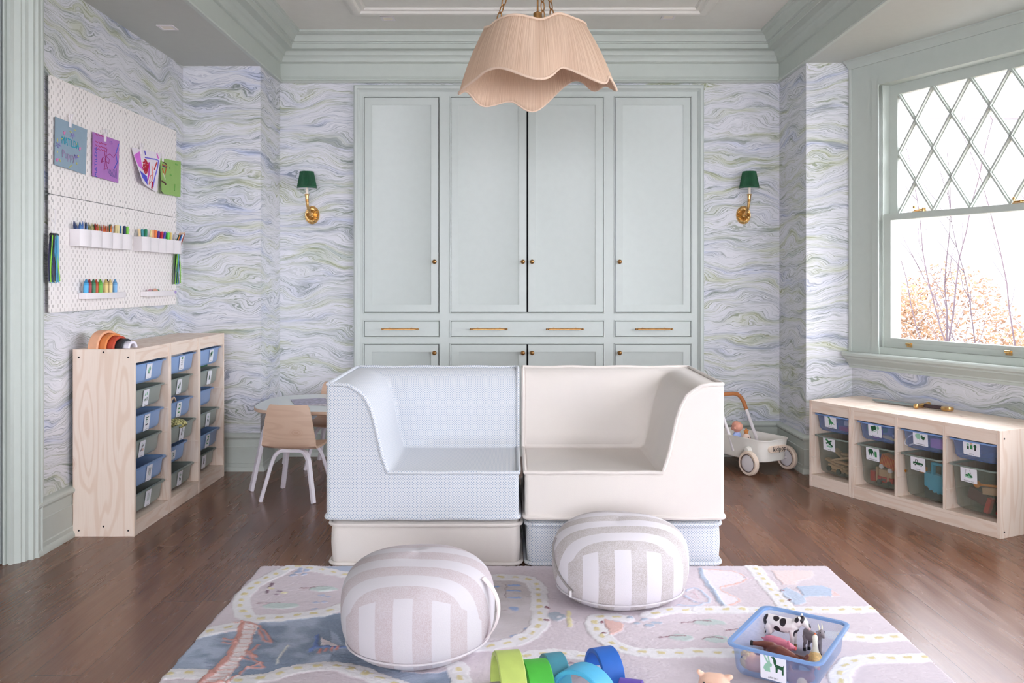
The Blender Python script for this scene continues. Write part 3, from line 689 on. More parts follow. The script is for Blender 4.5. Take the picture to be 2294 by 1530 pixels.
# ================================================================= MODULAR FOAM SOFA
PR = [(0,.588),(.06,.588),(.100,.582),(.132,.566),(.164,.541),(.190,.495),(.209,.437),(.226,.357),(.244,.280),(.264,.222),(.271,.206),(.308,.206)]
def corner_seat(name, x0, x1, y0, mirror, mtl, label, kb=.7, D=.76):
    """corner seat; arm at local x=0, open end at local x=Wd, front at y=0"""
    Wd = x1-x0; e = empty(name, ((x0+x1)/2, y0, .203), 0, label, 'sofa seat', 'corner foam seats side by side')
    Mx = Matrix.Translation((-Wd/2, 0, 0)) if not mirror else (Matrix.Scale(-1, 4, (1,0,0)) @ Matrix.Translation((-Wd/2, 0, 0)))
    b = MB(); m = len(PR); L = [0]
    def A(p): return Mx @ Vector(p)
    for k in range(1, m): L.append(L[-1]+math.hypot(PR[k][0]-PR[k-1][0], PR[k][1]-PR[k-1][1]))
    ns = 8
    arm = [b.add([A((d, (D-kb*d)*j/ns, z)) for j in range(ns+1)]) for d, z in PR]
    for k in range(m-1):
        for j in range(ns):
            q = [arm[k][j], arm[k+1][j], arm[k+1][j+1], arm[k][j+1]]
            b.face(q, 0, [((D-kb*PR[a][0])*c/ns, L[a]) for a, c in ((k,j),(k+1,j),(k+1,j+1),(k,j+1))], True)
    bk = [b.add([A((d+(Wd-d)*j/ns, D-kb*d, z)) for j in range(1, ns+1)]) for d, z in PR]
    for k in range(m-1):
        r0 = [arm[k][ns]]+bk[k]; r1 = [arm[k+1][ns]]+bk[k+1]
        for j in range(ns):
            b.face([r0[j], r1[j], r1[j+1], r0[j+1]], 0, [(PR[a][0]+(Wd-PR[a][0])*c/ns, L[a]) for a, c in ((k,j),(k+1,j),(k+1,j+1),(k,j+1))], True)
    # seat
    dd, zz = PR[-1]; sx = [dd+(Wd-dd)*j/ns for j in range(ns+1)]; sy = [(D-kb*dd)*j/ns for j in range(ns+1)]
    grid = [[None]*(ns+1) for _ in range(ns+1)]
    for i in range(ns+1): grid[0][i] = arm[-1][i]; 
    for j in range(1, ns+1): grid[j][ns] = bk[-1][j-1]
    for j in range(1, ns+1):
        for i in range(ns): grid[j][i] = b.add([A((sx[j], sy[i], zz))])[0]
    for j in range(ns):
        for i in range(ns): b.face([grid[j][i], grid[j+1][i], grid[j+1][i+1], grid[j][i+1]], 0, [(sx[j],sy[i]),(sx[j+1],sy[i]),(sx[j+1],sy[i+1]),(sx[j],sy[i+1])], True)
    # shells: front polygon, open end polygon, outer arm side, rear, bottom
    c = b.add([A((0,0,0)), A((Wd,0,0)), A((Wd,D,0)), A((0,D,0))])
    b.face([c[0], c[1]]+[grid[j][0] for j in range(ns, -1, -1)]+[arm[k][0] for k in range(m-2, -1, -1)])
    b.face([c[1], c[2]]+[bk[k][-1] for k in range(m)]+[grid[ns][i] for i in range(ns-1, -1, -1)])
    b.face([c[0]]+arm[0][:]+[c[3]]); b.face([c[3], arm[0][ns]]+bk[0]+[c[2]]); b.face([c[0], c[3], c[2], c[1]])
    o = b.build('foam_body', mtl, e, bevel=0, sharp=50)
    md = o.modifiers.new('bevel', 'BEVEL'); md.width = .022; md.segments = 4; md.limit_method = 'ANGLE'; md.angle_limit = math.radians(55)
    if mirror:
        bmx = bmesh.new(); bmx.from_mesh(o.data); bmesh.ops.reverse_faces(bmx, faces=bmx.faces); bmx.to_mesh(o.data); bmx.free(); o.data.set_sharp_from_angle(angle=math.radians(50))
    def dense(pts):
        out = []
        for k in range(len(pts)-1):
            a, q = Vector(pts[k]), Vector(pts[k+1]); n = max(1, int((q-a).length/.05))
            out += [a.lerp(q, i/n) for i in range(n)]
        return out+[Vector(pts[-1])]
    def wob(P, s): return [p+Vector((0,0,.0018*math.sin(p.x*23+s)+.0015*math.sin(p.y*19+s))) for p in P]
    pp = MB(); r = .0088
    fr_ = [(.008,.004,PR[0][1]+.001)]+[(d,0,z) for d, z in PR[1:]]+[(Wd,0,zz)]+[(Wd,D-kb*dd,zz)]+[(Wd,D-kb*d,z) for d, z in PR[::-1][1:]]+[(0,D,PR[0][1])]
    pp.tube([A(p) for p in wob(dense(fr_), 0)], r, 8, closed=True); pp.build('top_piping', mtl, e)
    pp = MB(); rc = .022; bt = [(cx_+(rc+.001)*math.cos(math.radians(a)), cy_+(rc+.001)*math.sin(math.radians(a)), .009) for cx_, cy_, a0 in ((rc,rc,180),(Wd-rc,rc,270),(Wd-rc,D-rc,0),(rc,D-rc,90)) for a in (a0,a0+22,a0+45,a0+68,a0+90)]; bt.append(bt[0])
    pp.tube([A(p) for p in wob(dense(bt)[:-1], 1)], .010, 8, closed=True); pp.build('bottom_piping', mtl, e)
    return e
def base_block(name, x0, x1, y0, mtl, label, D=.76, H=.2, z=.0):
    Wd = x1-x0; e = empty(name, ((x0+x1)/2, y0, z), 0, label, 'sofa base', 'foam base cushions under the corner seats')
    b = MB(); n = 40; rs = []
    def rr(inset, zz, r=.045):
        pts = []
        for cx_, cy_, a0 in ((Wd/2-r, D-r, 0), (-Wd/2+r, D-r, 90), (-Wd/2+r, r, 180), (Wd/2-r, r, 270)):
            for k in range(7):
                a = math.radians(a0+15*k); pts.append((cx_+(r-inset)*math.cos(a), cy_+(r-inset)*math.sin(a), zz))
        return pts
    b.rings([rr(.012, .002), rr(.004, .01), rr(0, .06), rr(-.002, H*.5), rr(0, H-.04), rr(.004, H-.008), rr(.012, H-.0005)], True, True)
    b.build('foam_block', mtl, e, sharp=60)
    for zz, nm in ((.012,'bottom_piping'),(H-.012,'top_piping')):
        p = MB(); p.tube(rr(-.004, zz), .009, 8, closed=True); p.build(nm, mtl, e)
    return e
YS = 3.775
corner_seat('corner_seat', -.806, .032, YS, False, M_DOTS, 'blue dotted corner seat with its arm on the left')
corner_seat('corner_seat', .058, .925, YS, True, M_CREAM, 'cream herringbone corner seat with its arm on the right', kb=.7)
base_block('base_cushion', -.79, .038, YS+.006, M_CREAM, 'cream herringbone base cushion under the blue dotted seat', H=.194)
base_block('base_cushion', .066, .912, YS+.006, M_DOTS, 'blue dotted base cushion under the cream seat', H=.194)

# ================================================================= FLOOR POUFS
def pouf(loc, R, H, mtl, label, seed, rz=0, strap=1):
    e = empty('floor_pouf', loc, rz, label, 'pouf', 'striped floor poufs')
    b = MB(); n = 64; rs = []; zs = [0,.004,.02,.05,.09,.13,.17,.21,.245,.27,.287,.297,.3]; 
    for z in zs:
        t = z/.3; tt = abs(2*t-.89)/1.11; r = (1-min(1, tt)**3.4)**(1/2.3)
        r = max(r, .02) if z < .3 else .0006
        ring = []
        for j in range(n):
            a = 2*PI*j/n; w_ = 1+.012*math.sin(3*a+seed)+.008*math.sin(5*a+seed*2)
            ring.append((R*r*w_*math.cos(a), R*r*w_*math.sin(a), z*H/.3+.004*math.sin(2*a+seed)*(t if t < 1 else 1)))
        rs.append(ring)
    # soft domed top
    b.rings(rs, True, True); o = b.build('cushion_body', mtl, e, smoothall=True, sharp=180)
    sd = o.modifiers.new('sub', 'SUBSURF'); sd.levels = 1; sd.render_levels = 1
    zz = .035*H/.3; t = .035/.3; r = (1-min(1, abs(2*t-.89)/1.11)**3.4)**(1/2.3)
    p = MB(); p.tube([(R*(r+.004)*(1+.012*math.sin(3*a+seed)+.008*math.sin(5*a+seed*2))*math.cos(a), R*(r+.004)*(1+.012*math.sin(3*a+seed)+.008*math.sin(5*a+seed*2))*math.sin(a), zz) for a in [2*PI*j/64 for j in range(64)]], .0035, 6, closed=True)
    p.build('seam_piping', mat('linen_piping',(214,207,211),.9), e)
    if strap > 0:
        s = MB(); pts = []
        for k in range(15):
            f = k/14; z = .238-.185*f; out = .012+.030*math.sin(PI*f); t = z/.3
            r = (1-min(1, abs(2*t-.89)/1.11)**3.4)**(1/2.3); a = math.radians(-18)
            pts.append(((R*r+out-.010)*math.cos(a), (R*r+out-.010)*math.sin(a), z*H/.3))
        ring = []
        for k, q in enumerate(pts):
            w2 = .012; a = math.radians(-18); sd_ = Vector((-math.sin(a), math.cos(a), 0))*w2; th = Vector((math.cos(a), math.sin(a), 0))*.0022; q = Vector(q)
            ring.append([q-sd_-th, q+sd_-th, q+sd_+th, q-sd_+th])
        s.rings(ring, True, True); s.build('carry_strap', mat('linen_strap',(238,226,226),.9), e)
    else:
        s = MB(); pts = []
        for k in range(20):
            f = k/19; z = .225-.16*f; t = z/.3; r = (1-min(1, abs(2*t-.89)/1.11)**3.4)**(1/2.3); a = math.radians(188+34*f**2)
            pts.append((R*(r+.012)*math.cos(a), R*(r+.012)*math.sin(a), z*H/.3))
        s.tube(pts, .0045, 6); s.build('zip', mat('zip_tape',(150,144,142),.7), e)
        q = Vector(pts[-1]); s = MB(); s.box((q.x-.012,q.y-.006,q.z-.02),(q.x-.004,q.y+.0,q.z+.004)); s.build('zip_pull', M_WHITE, e)
    return e
pouf((-.318, 2.935, .013), .258, .318, M_POUF_A, 'pale pink striped floor pouf on the left in front of the cream base', 1.0, 0, 1)
pouf((.426, 3.435, .013), .268, .300, M_POUF_B, 'greige and white striped floor pouf on the right in front of the cream seat', 2.3, 0, -1)

# ================================================================= RUG
RX0, RX1, RY0, RY1 = -1.085, 1.366, .71, 3.764
def rug():
    h = .0045
    xs = np.arange(RX0, RX1+1e-6, h); ys = np.concatenate([np.arange(RY0, 2.55, .03), np.arange(2.55, RY1+1e-6, h*.85)])
    X, Y = np.meshgrid(xs, ys)
    rs = np.random.RandomState(3)
    def vn(sc, seed):
        r = np.random.RandomState(seed); gx = int((RX1-RX0)*sc)+3; gy = int((RY1-RY0)*sc)+3; g = r.rand(gy, gx)
        fx_ = (X-RX0)*sc; fy_ = (Y-RY0)*sc; ix = fx_.astype(int); iy = fy_.astype(int); a = fx_-ix; b = fy_-iy
        a = a*a*(3-2*a); b = b*b*(3-2*b)
        return (g[iy,ix]*(1-a)+g[iy,ix+1]*a)*(1-b)+(g[iy+1,ix]*(1-a)+g[iy+1,ix+1]*a)*b
    # warp gives hand tufted edges
    wx = (vn(40,1)-.5)*.010+(vn(110,2)-.5)*.005; wy = (vn(40,3)-.5)*.010+(vn(110,4)-.5)*.005
    PXx = X+wx; PYy = Y+wy
    def L(c): return np.array(lin(c))
    C = np.zeros(X.shape+(3,)); base = L((219,207,214)); C[:] = base
    C *= (1-.05*(vn(60,5)-.5))[...,None]
    Z = np.zeros_like(X)+.011
    def U(pts, sc, ox, oy): return [tuple(G(ox+p[0]/sc, oy+p[1]/sc, .012)[:2]) for p in pts]
    A3 = lambda *p: U(p, 4.096, 340, 1240); A4 = lambda *p: U(p, 4.371, 740, 1180); A5 = lambda *p: U(p, 3.732, 1160, 1120); A6 = lambda *p: U(p, 3.955, 1560, 1260)
    def put(mask, col, dz=0.0):
        m = np.clip(mask, 0, 1)
        C[:] = C*(1-m[...,None])+L(col)*m[...,None]; Z[:] = Z+dz*m
    def dist(pts):
        D = np.full(X.shape, 9.0); S = np.zeros_like(X); acc = 0
        for a, b in zip(pts[:-1], pts[1:]):
            ax, ay = a; bx_, by = b; dx, dy = bx_-ax, by-ay; ln = math.hypot(dx, dy) or 1e-6
            t = np.clip(((PXx-ax)*dx+(PYy-ay)*dy)/ln**2, 0, 1); d = np.hypot(PXx-ax-t*dx, PYy-ay-t*dy)
            m = d < D; D = np.where(m, d, D); S = np.where(m, acc+t*ln, S); acc += ln
        return D, S
    def smooth(pts, n=6):
        out = []
        for k in range(len(pts)-1):
            p0 = pts[max(k-1,0)]; p1 = pts[k]; p2 = pts[k+1]; p3 = pts[min(k+2,len(pts)-1)]
            for i in range(n):
                u = i/n; out.append(tuple(.5*(2*p1[c]+(p2[c]-p0[c])*u+(2*p0[c]-5*p1[c]+4*p2[c]-p3[c])*u*u+(3*p1[c]-p0[c]-3*p2[c]+p3[c])*u**3) for c in (0,1)))
        return out+[pts[-1]]
    def soft(D, r, e=.005): return np.clip((r-D)/e, 0, 1)
    def inside(poly):
        m = np.zeros(X.shape, bool); n = len(poly)
        for k in range(n):
            x1, y1 = poly[k]; x2, y2 = poly[(k+1) % n]
            c = ((y1 > PYy) != (y2 > PYy)) & (PXx < (x2-x1)*(PYy-y1)/((y2-y1) or 1e-9)+x1); m ^= c
        return m.astype(float)
    def fill(poly, col, dz=0, var=None):
        m = inside(poly)
        if var:
            n = vn(9, 21)*.6+vn(26, 22)*.4; mm = np.clip((n-.4)*4, 0, 1)*m
            put(m, col, dz); put(mm, var)
        else: put(m, col, dz)
    def line(pts, r, col, dz=.001, sm=False): D, _ = dist(smooth(pts) if sm else pts); put(soft(D, r), col, dz)
    def blob(c, rx, ry, col, dz=.001, ang=0):
        dx = PXx-c[0]; dy = PYy-c[1]; ca, sa = math.cos(ang), math.sin(ang); q = np.sqrt(((dx*ca+dy*sa)/rx)**2+((-dx*sa+dy*ca)/ry)**2); put(np.clip((1-q)*6, 0, 1), col, dz)
    BLU, BL2 = (136,152,176), (178,190,212)
    # water
    fill(A3((430,750),(800,705),(1040,620),(1300,600),(1720,540),(2294,470),(2294,1160),(2100,1090),(1900,1020),(1700,1000),(1450,1020),(1250,1060),(1050,1110),(860,1130),(500,1085),(100,1060)), BLU, -.002, BL2)
    fill(A4((0,1000),(200,1200),(400,1330),(600,1400),(900,1440),(1180,1400),(1210,1620),(700,1580),(420,1440),(0,1330)), BL2, -.002, BLU)
    fill(A3((1560,118),(1900,108),(1900,190),(1700,160)), BL2, 0)
    # grey meadow with blue strokes
    fill(A4((1500,520),(1880,520),(1975,560),(1990,720),(1985,900),(1950,960),(1850,1040),(1640,1110),(1400,1120)), (206,198,200), -.001, (220,212,216))
    for yy in (570,620,685): line(A4((1745,yy),(1840,yy+5)), .010, (150,176,222), .002)
    line(A4((1620,585),(1640,585)), .010, (150,176,222), .002); line(A4((1715,560),(1715,690)), .004, (140,120,130))
    blob(A4((1800,800))[0], .020, .022, (160,180,218), .003); line(A4((1630,828),(1730,815)), .003, (130,80,95))
    for q in ((1720,1110),(1800,1070),(1880,1060),(1940,1000)): blob(A4(q)[0], .020, .012, (170,186,216), .002)
    # roads
    roads = [A3((1830,205),(1660,172),(1540,150),(1400,128),(1280,125),(1130,195),(1040,235),(960,280),(900,325),(850,370),(830,410),(822,450),(820,490),(830,525),(870,575),(950,600),(1030,595),(1160,590),(1280,575),(1410,560),(1545,545),(1660,515),(1800,470),(2100,380)),
             A3((780,668),(690,680),(570,705),(440,735),(300,770)), A3((60,1118),(160,1105),(320,1095),(450,1105)),
             A3((700,1175),(870,1155),(1075,1130),(1250,1075),(1440,1045),(1630,1025),(1770,1045),(1900,1070),(2020,1120),(2180,1170))+A4((135,1375),(280,1400),(420,1465),(600,1520),(800,1600)),
             A4((1300,500),(1500,494),(1720,495),(1850,500),(1965,530),(2025,585),(2042,640),(2048,700),(2050,750),(2050,805),(2045,865),(2052,930),(2035,990),(1970,1045),(1900,1095),(1700,1150),(1400,1190)),
             A4((1235,1360),(1255,1410),(1275,1505),(1290,1700)),
             A5((900,990),(760,975),(665,985),(640,1030),(665,1090),(710,1145),(775,1195),(870,1240),(985,1270),(1120,1280),(1265,1285),(1380,1280),(1500,1275),(1650,1280),(1760,1280),(2100,1280)),
             A5((1100,960),(1200,935),(1300,920),(1420,925),(1540,920),(1680,920),(1850,922)), A6((40,425),(200,425),(400,422),(530,425),(780,420),(1010,422),(1262,422),(1400,418),(1620,412),(1800,410)),
             A6((500,40),(525,60),(550,95),(580,140),(620,185),(660,235),(705,280),(750,325),(785,395)), A6((1200,645),(1380,660),(1490,672),(1640,670),(1790,660),(1960,640)),
             A6((1285,1180),(1280,1055),(1270,1000),(1295,950),(1345,890),(1440,865),(1550,855),(1665,850),(1820,852),(1945,845),(2200,830)),
             A5((-100,1380),(0,1330),(80,1305),(200,1290),(330,1285),(510,1305),(610,1325),(700,1370))]
    for r in roads:
        p = smooth(r, 5); D, S = dist(p); put(soft(D, .036), (238,235,238), .003); put(soft(D, .011)*np.clip((np.abs(np.mod(S, .062)-.031)-.012)*-300+1, 0, 1), (222,208,158), .001)
    # bridge
    CO = (216,156,146)
    fill(A3((830,640),(980,650),(920,790),(850,930),(760,1060),(640,1200),(430,1200),(530,1090),(640,990),(720,880),(770,790)), (244,232,234), .002)
    lft = smooth(A3((830,640),(800,740),(745,860),(660,990),(540,1110),(430,1200)), 6); rgt = smooth(A3((950,650),(930,740),(890,860),(810,990),(730,1090),(640,1200)), 6)
    for k in range(0, len(lft), 2): line([lft[k], rgt[k]], .0045, CO, .002)
    line(lft, .013, CO, .004); line(rgt, .004, CO, .002)
    for st in (A3((850,630),(980,650),(1050,740),(1110,810),(1040,800),(980,700)), A3((990,830),(900,900),(960,950),(870,920)), A3((870,890),(940,970),(1030,1040),(880,1050)), A3((1010,1000),(860,1060),(720,1170),(640,1240)), A3((760,640),(830,640)), A3((640,815),(780,815)), A3((665,775),(770,790)), A3((820,950),(900,970)), A3((470,1200),(700,1190))): line(st, .007, CO, .004)
    for st in (A3((480,1000),(600,1005)), A3((500,1030),(590,1032))): line(st, .004, (120,130,170))
    line(A3((1240,840),(1180,930),(1160,1000)), .006, (226,226,222), .003, True)
    # sailing boat
    fill(A3((1550,770),(1740,840),(1550,835)), (240,228,232), .003); line(A3((1520,750),(1500,840),(1450,890)), .010, (110,136,196), .004); line(A3((1450,880),(1520,855),(1780,850)), .008, (110,136,196), .004)
    for k in range(4): line(A3((1530+k*55,905-k*12),(1550+k*55,875-k*8)), .007, (222,150,140), .003)
    # plants and little things
    SG, MR = (196,208,206), (140,92,104)
    for c, rx, ry in ((A3((1560,325))[0],.055,.030),(A3((1180,480))[0],.075,.030),(A5((1600,1025))[0],.062,.028),(A5((1370,1150))[0],.045,.028),(A5((1660,1165))[0],.05,.028),(A3((1580,330))[0],.06,.02)): blob(c, rx, ry, SG, .003)
    for s_ in (A3((1365,315),(1480,318),(1600,308)), A3((970,455),(1100,455),(1190,455)), A5((1375,1025),(1500,1018),(1620,1022)), A5((1185,1150),(1300,1140),(1400,1140)), A5((1545,1165),(1640,1155),(1720,1165)), A5((1740,1095),(1850,1080))): line(s_, .006, MR, .003)
    for s_ in (A3((1110,275),(1080,310)), A3((1060,340),(1065,360)), A3((1160,345),(1180,350)), A3((1130,375),(1150,380))): line(s_, .009, (138,112,128), .003)
    blob(A3((1100,318))[0], .014, .010, (232,220,172), .002); blob(A3((1215,360))[0], .016, .010, (236,228,190), .002)
    for c in ((1360,150),(1400,190),(1300,200),(1340,170),(1420,160)): blob(A3(c)[0], .016, .014, (174,186,214), .003)
    for c in ((1560,385),(1620,395),(1580,440),(1510,450),(1490,510)): blob(A3(c)[0], .014, .009, (186,192,216), .002)
    # cars
    blob(A5((325,975))[0], .036, .042, (170,180,194), .005); blob(A5((340,985))[0], .010, .012, (216,214,222), .001); line(A5((425,930),(430,1060)), .010, (232,222,176), .003)
    for q in ((245,905),(238,1010)): blob(A5(q)[0], .013, .010, MR, .003)
    fill(A5((720,1000),(880,1035),(870,1095),(770,1140)), (230,190,182), .004)
    for q in ((700,1030),(725,1120)): blob(A5(q)[0], .010, .008, MR, .003)
    for q in ((940,990),(1000,1030),(1060,1000),(1100,1050),(1160,1030)): blob(A5(q)[0], .018, .012, (176,188,206), .003)
    fill(A6((745,245),(800,225),(965,300),(960,360),(880,380),(820,345)), (190,202,222), .004)
    for q in ((765,262),(820,340)): blob(A6(q)[0], .010, .008, MR, .003)
    fill(A6((880,215),(1110,208),(1200,240),(1195,300),(970,305)), (188,202,224), .004); fill(A6((1195,245),(1275,292),(1190,302)), (228,200,200), .002)
    for k in range(3): line(A6((960,235+k*18),(1150,238+k*18)), .002, (150,166,190))
    fill(A6((660,70),(1030,75),(1045,110),(1000,150),(900,160),(880,195),(760,198)), (238,216,216), .003)
    # map shape on the right
    fill(A6((30,60),(340,85),(440,140),(360,190),(240,215),(220,240),(280,285),(370,320),(390,350),(280,395),(230,390),(150,270)), (238,230,236), .003)
    line(A6((30,60),(60,140),(120,220),(180,300),(230,375),(255,395)), .012, (188,202,222), .004, True)
    line(A6((60,65),(200,75),(350,90),(440,145),(350,195),(240,215),(220,240),(280,285),(370,320),(375,350),(280,392)), .006, (230,184,174), .003, True); blob(A6((470,140))[0], .026, .016, (222,206,216), .003)
    for s_ in (A5((1400,760),(1480,735),(1560,790),(1600,860),(1480,850),(1400,800)), A5((1330,880),(1480,885),(1560,870))): line(s_, .008, (196,206,226), .003, True)
    for s_ in (A5((1430,790),(1520,830),(1470,760)), A5((1390,820),(1560,870))): line(s_, .004, (218,186,196), .002)
    line(A5((345,1355),(350,1430)), .006, (170,140,160)); line(A5((380,1370),(450,1365)), .010, (160,130,150)); blob(A5((400,1400))[0], .03, .02, (190,196,216))
    # pile
    Z += (rs.rand(*X.shape)-.5)*.0022+(vn(90,8)-.5)*.0012
    edge = np.minimum(np.minimum(X-RX0, RX1-X), np.minimum(Y-RY0, RY1-Y)); Z *= np.clip(.55+edge/.02, 0, 1)
    X2 = X+(vn(30,11)-.5)*.010*(edge < .002); Y2 = Y+(vn(30,12)-.5)*.006*(edge < .002)
    cut = np.zeros_like(X)
    ny, nx = X.shape; V = np.stack([X2, Y2, Z], -1).reshape(-1, 3)
    idx = np.arange(nx*ny).reshape(ny, nx); Fq = np.stack([idx[:-1,:-1], idx[:-1,1:], idx[1:,1:], idx[1:,:-1]], -1).reshape(-1, 4)
    # skirt and underside
    per = np.concatenate([idx[0,:], idx[1:,-1], idx[-1,-2::-1], idx[-2:0:-1,0]]); nb = len(V); Vb = V[per].copy(); Vb[:,2] = .0008
    V = np.concatenate([V, Vb]); k = np.arange(len(per)); k2 = (k+1) % len(per)
    Fs = np.stack([nb+k, nb+k2, per[k2], per[k]], -1); Fq = np.concatenate([Fq, Fs])
    me = bpy.data.meshes.new('rug'); me.vertices.add(len(V)); me.vertices.foreach_set('co', V.astype(np.float32).ravel())
    me.loops.add(len(Fq)*4); me.loops.foreach_set('vertex_index', Fq.astype(np.int32).ravel()); me.polygons.add(len(Fq)); me.polygons.foreach_set('loop_start', (np.arange(len(Fq))*4).astype(np.int32))
    me.update(calc_edges=True); me.validate()
    ca = me.color_attributes.new('Col', 'FLOAT_COLOR', 'POINT'); cc = np.ones((len(V), 4), np.float32); cc[:nb,:3] = np.clip(C, 0, 1).reshape(-1, 3); cc[nb:,:3] = base
    ca.data.foreach_set('color', cc.ravel()); me.materials.append(attr_mat('tufted_wool'))
    o = bpy.data.objects.new('area_rug', me); COL.objects.link(o)
    tag(o, 'pale pink tufted play rug with roads, river and red bridge on the wooden floor', 'rug')
rug()

# ================================================================= STORAGE UNITS
M_SCREW = mat('dark_screw', (60, 56, 58), .4, .8)
def shelf_unit(name, Wu, Du, Hu, cols, ledges, label, group, M, screws_side=0):
    """local: x along the front 0..Wu, y depth 0 (front)..Du, z up"""
    e = empty(name, (0,0,0), 0, label, 'storage unit', group); e.matrix_world = M; t = .018
    for k, x in enumerate((0, Wu-t)):
        b = MB(); b.box((x,0,0),(x+t,Du,Hu), grain=2)
        for zl in ledges:
            xi = x+t if k == 0 else x
            b.box((min(xi,xi+(.004 if k == 0 else -.004)),.004,zl-.006-.0),(max(xi,xi+(.004 if k == 0 else -.004)),Du-.01,zl+.0), grain=1)
        p = b.build('side_panel', M_PINE, e, bevel=.0012)
        if (k == 0 and screws_side in (0,2)) or (k == 1 and screws_side in (1,2)):
            s = MB(); xs_ = -.0 if k == 0 else Wu
            for yy, zz in ((.03,.03),(Du-.03,.03),(Du/2,.05),(.03,Hu-.04),(Du-.03,Hu-.04),(Du/2,Hu-.015)):
                s.tube([(xs_-(.0015 if k == 0 else -.0015),yy,zz),(xs_+(.002 if k == 0 else -.002),yy,zz)], .0045, 12)
            s.build('screws', M_SCREW, p)['kind'] = 'stuff'
    b = MB(); b.box((t,.0,Hu-.018),(Wu-t,Du,Hu-.001), grain=0); b.build('top_board', M_PINE, e, bevel=.001)
    b = MB(); b.box((t,.004,Hu-.070),(Wu-t,.020,Hu-.018), grain=0); b.build('top_rail', M_PINE, e, bevel=.001)
    b = MB(); b.box((t,.0,.058),(Wu-t,Du-.006,.074), grain=0); b.build('bottom_board', M_PINE, e, bevel=.001)
    b = MB(); b.box((t,.002,.0),(Wu-t,.018,.058), grain=0); b.build('bottom_rail', M_PINE, e, bevel=.001)
    b = MB(); b.box((t,Du-.03,Hu-.07),(Wu-t,Du-.015,Hu-.018), grain=0); b.build('back_rail', M_PINE, e)
    cw = (Wu-2*t-(cols-1)*t)/cols
    for c in range(1, cols):
        x = t+c*cw+(c-1)*t; b = MB(); b.box((x,.002,.074),(x+t,Du-.01,Hu-.018), grain=2)
        for zl in ledges: b.box((x-.004,.006,zl-.006),(x+t+.004,Du-.012,zl), grain=1)
        b.build('divider', M_PINE, e, bevel=.001)
    return e
def bin_mesh(name, Wb, Db, Hb, m_wall, m_rim, label, group, M, thin=False):
    """x -W/2..W/2, y 0 (front rim) .. D, z 0 = rim top, body goes down"""
    e = empty(name, (0,0,0), 0, label, 'storage bin', group); e.matrix_world = M
    def rr(inx, iny, z, r):
        pts = []
        for cx_, cy_, a0 in ((Wb/2-r, Db-r, 0), (-Wb/2+r, Db-r, 90), (-Wb/2+r, r, 180), (Wb/2-r, r, 270)):
            for k in range(5):
                a = math.radians(a0+22.5*k); x = cx_+r*math.cos(a); y = cy_+r*math.sin(a); x *= (Wb/2-inx)/(Wb/2); y = (y-Db/2)*((Db/2-iny)/(Db/2))+Db/2; pts.append((x, y, z))
        return pts
    tp = .013 if Hb < .15 else .020
    b = MB(); R = [rr(.012,.012,-.006,.028), rr(.016,.016,-.02,.028), rr(.012+tp*.8,.012+tp*.8,-Hb+.018,.03), rr(.018+tp,.018+tp,-Hb+.004,.03), rr(.026+tp,.026+tp,-Hb,.03)]
    per = [0]
    for k in range(1, 21): per.append(per[-1]+(Vector(R[0][k % 20])-Vector(R[0][k-1])).length)
    hh = [0,.014,Hb-.018,Hb-.004,Hb+.004]
    b.rings(R, True, False, uvs=lambda k, j: (per[j], -hh[k])); 
    n0 = len(b.v)-20; b.face(list(range(n0, n0+20))[::-1], 0)
    b.build('mesh_basket', m_wall, e, sharp=180, smoothall=True)
    b = MB(); b.rings([rr(.0,.0,-.008,.035), rr(-.001,-.001,-.001,.035), rr(.004,.004,0,.033), rr(.013,.013,-.001,.028), rr(.015,.015,-.009,.027), rr(.011,.011,-.009,.029), rr(.009,.009,-.005,.03), rr(.002,.002,-.005,.034), rr(.0,.0,-.008,.035)], True, False)
    b.build('rim', m_rim, e, sharp=50)
    e['tp'] = tp; return e
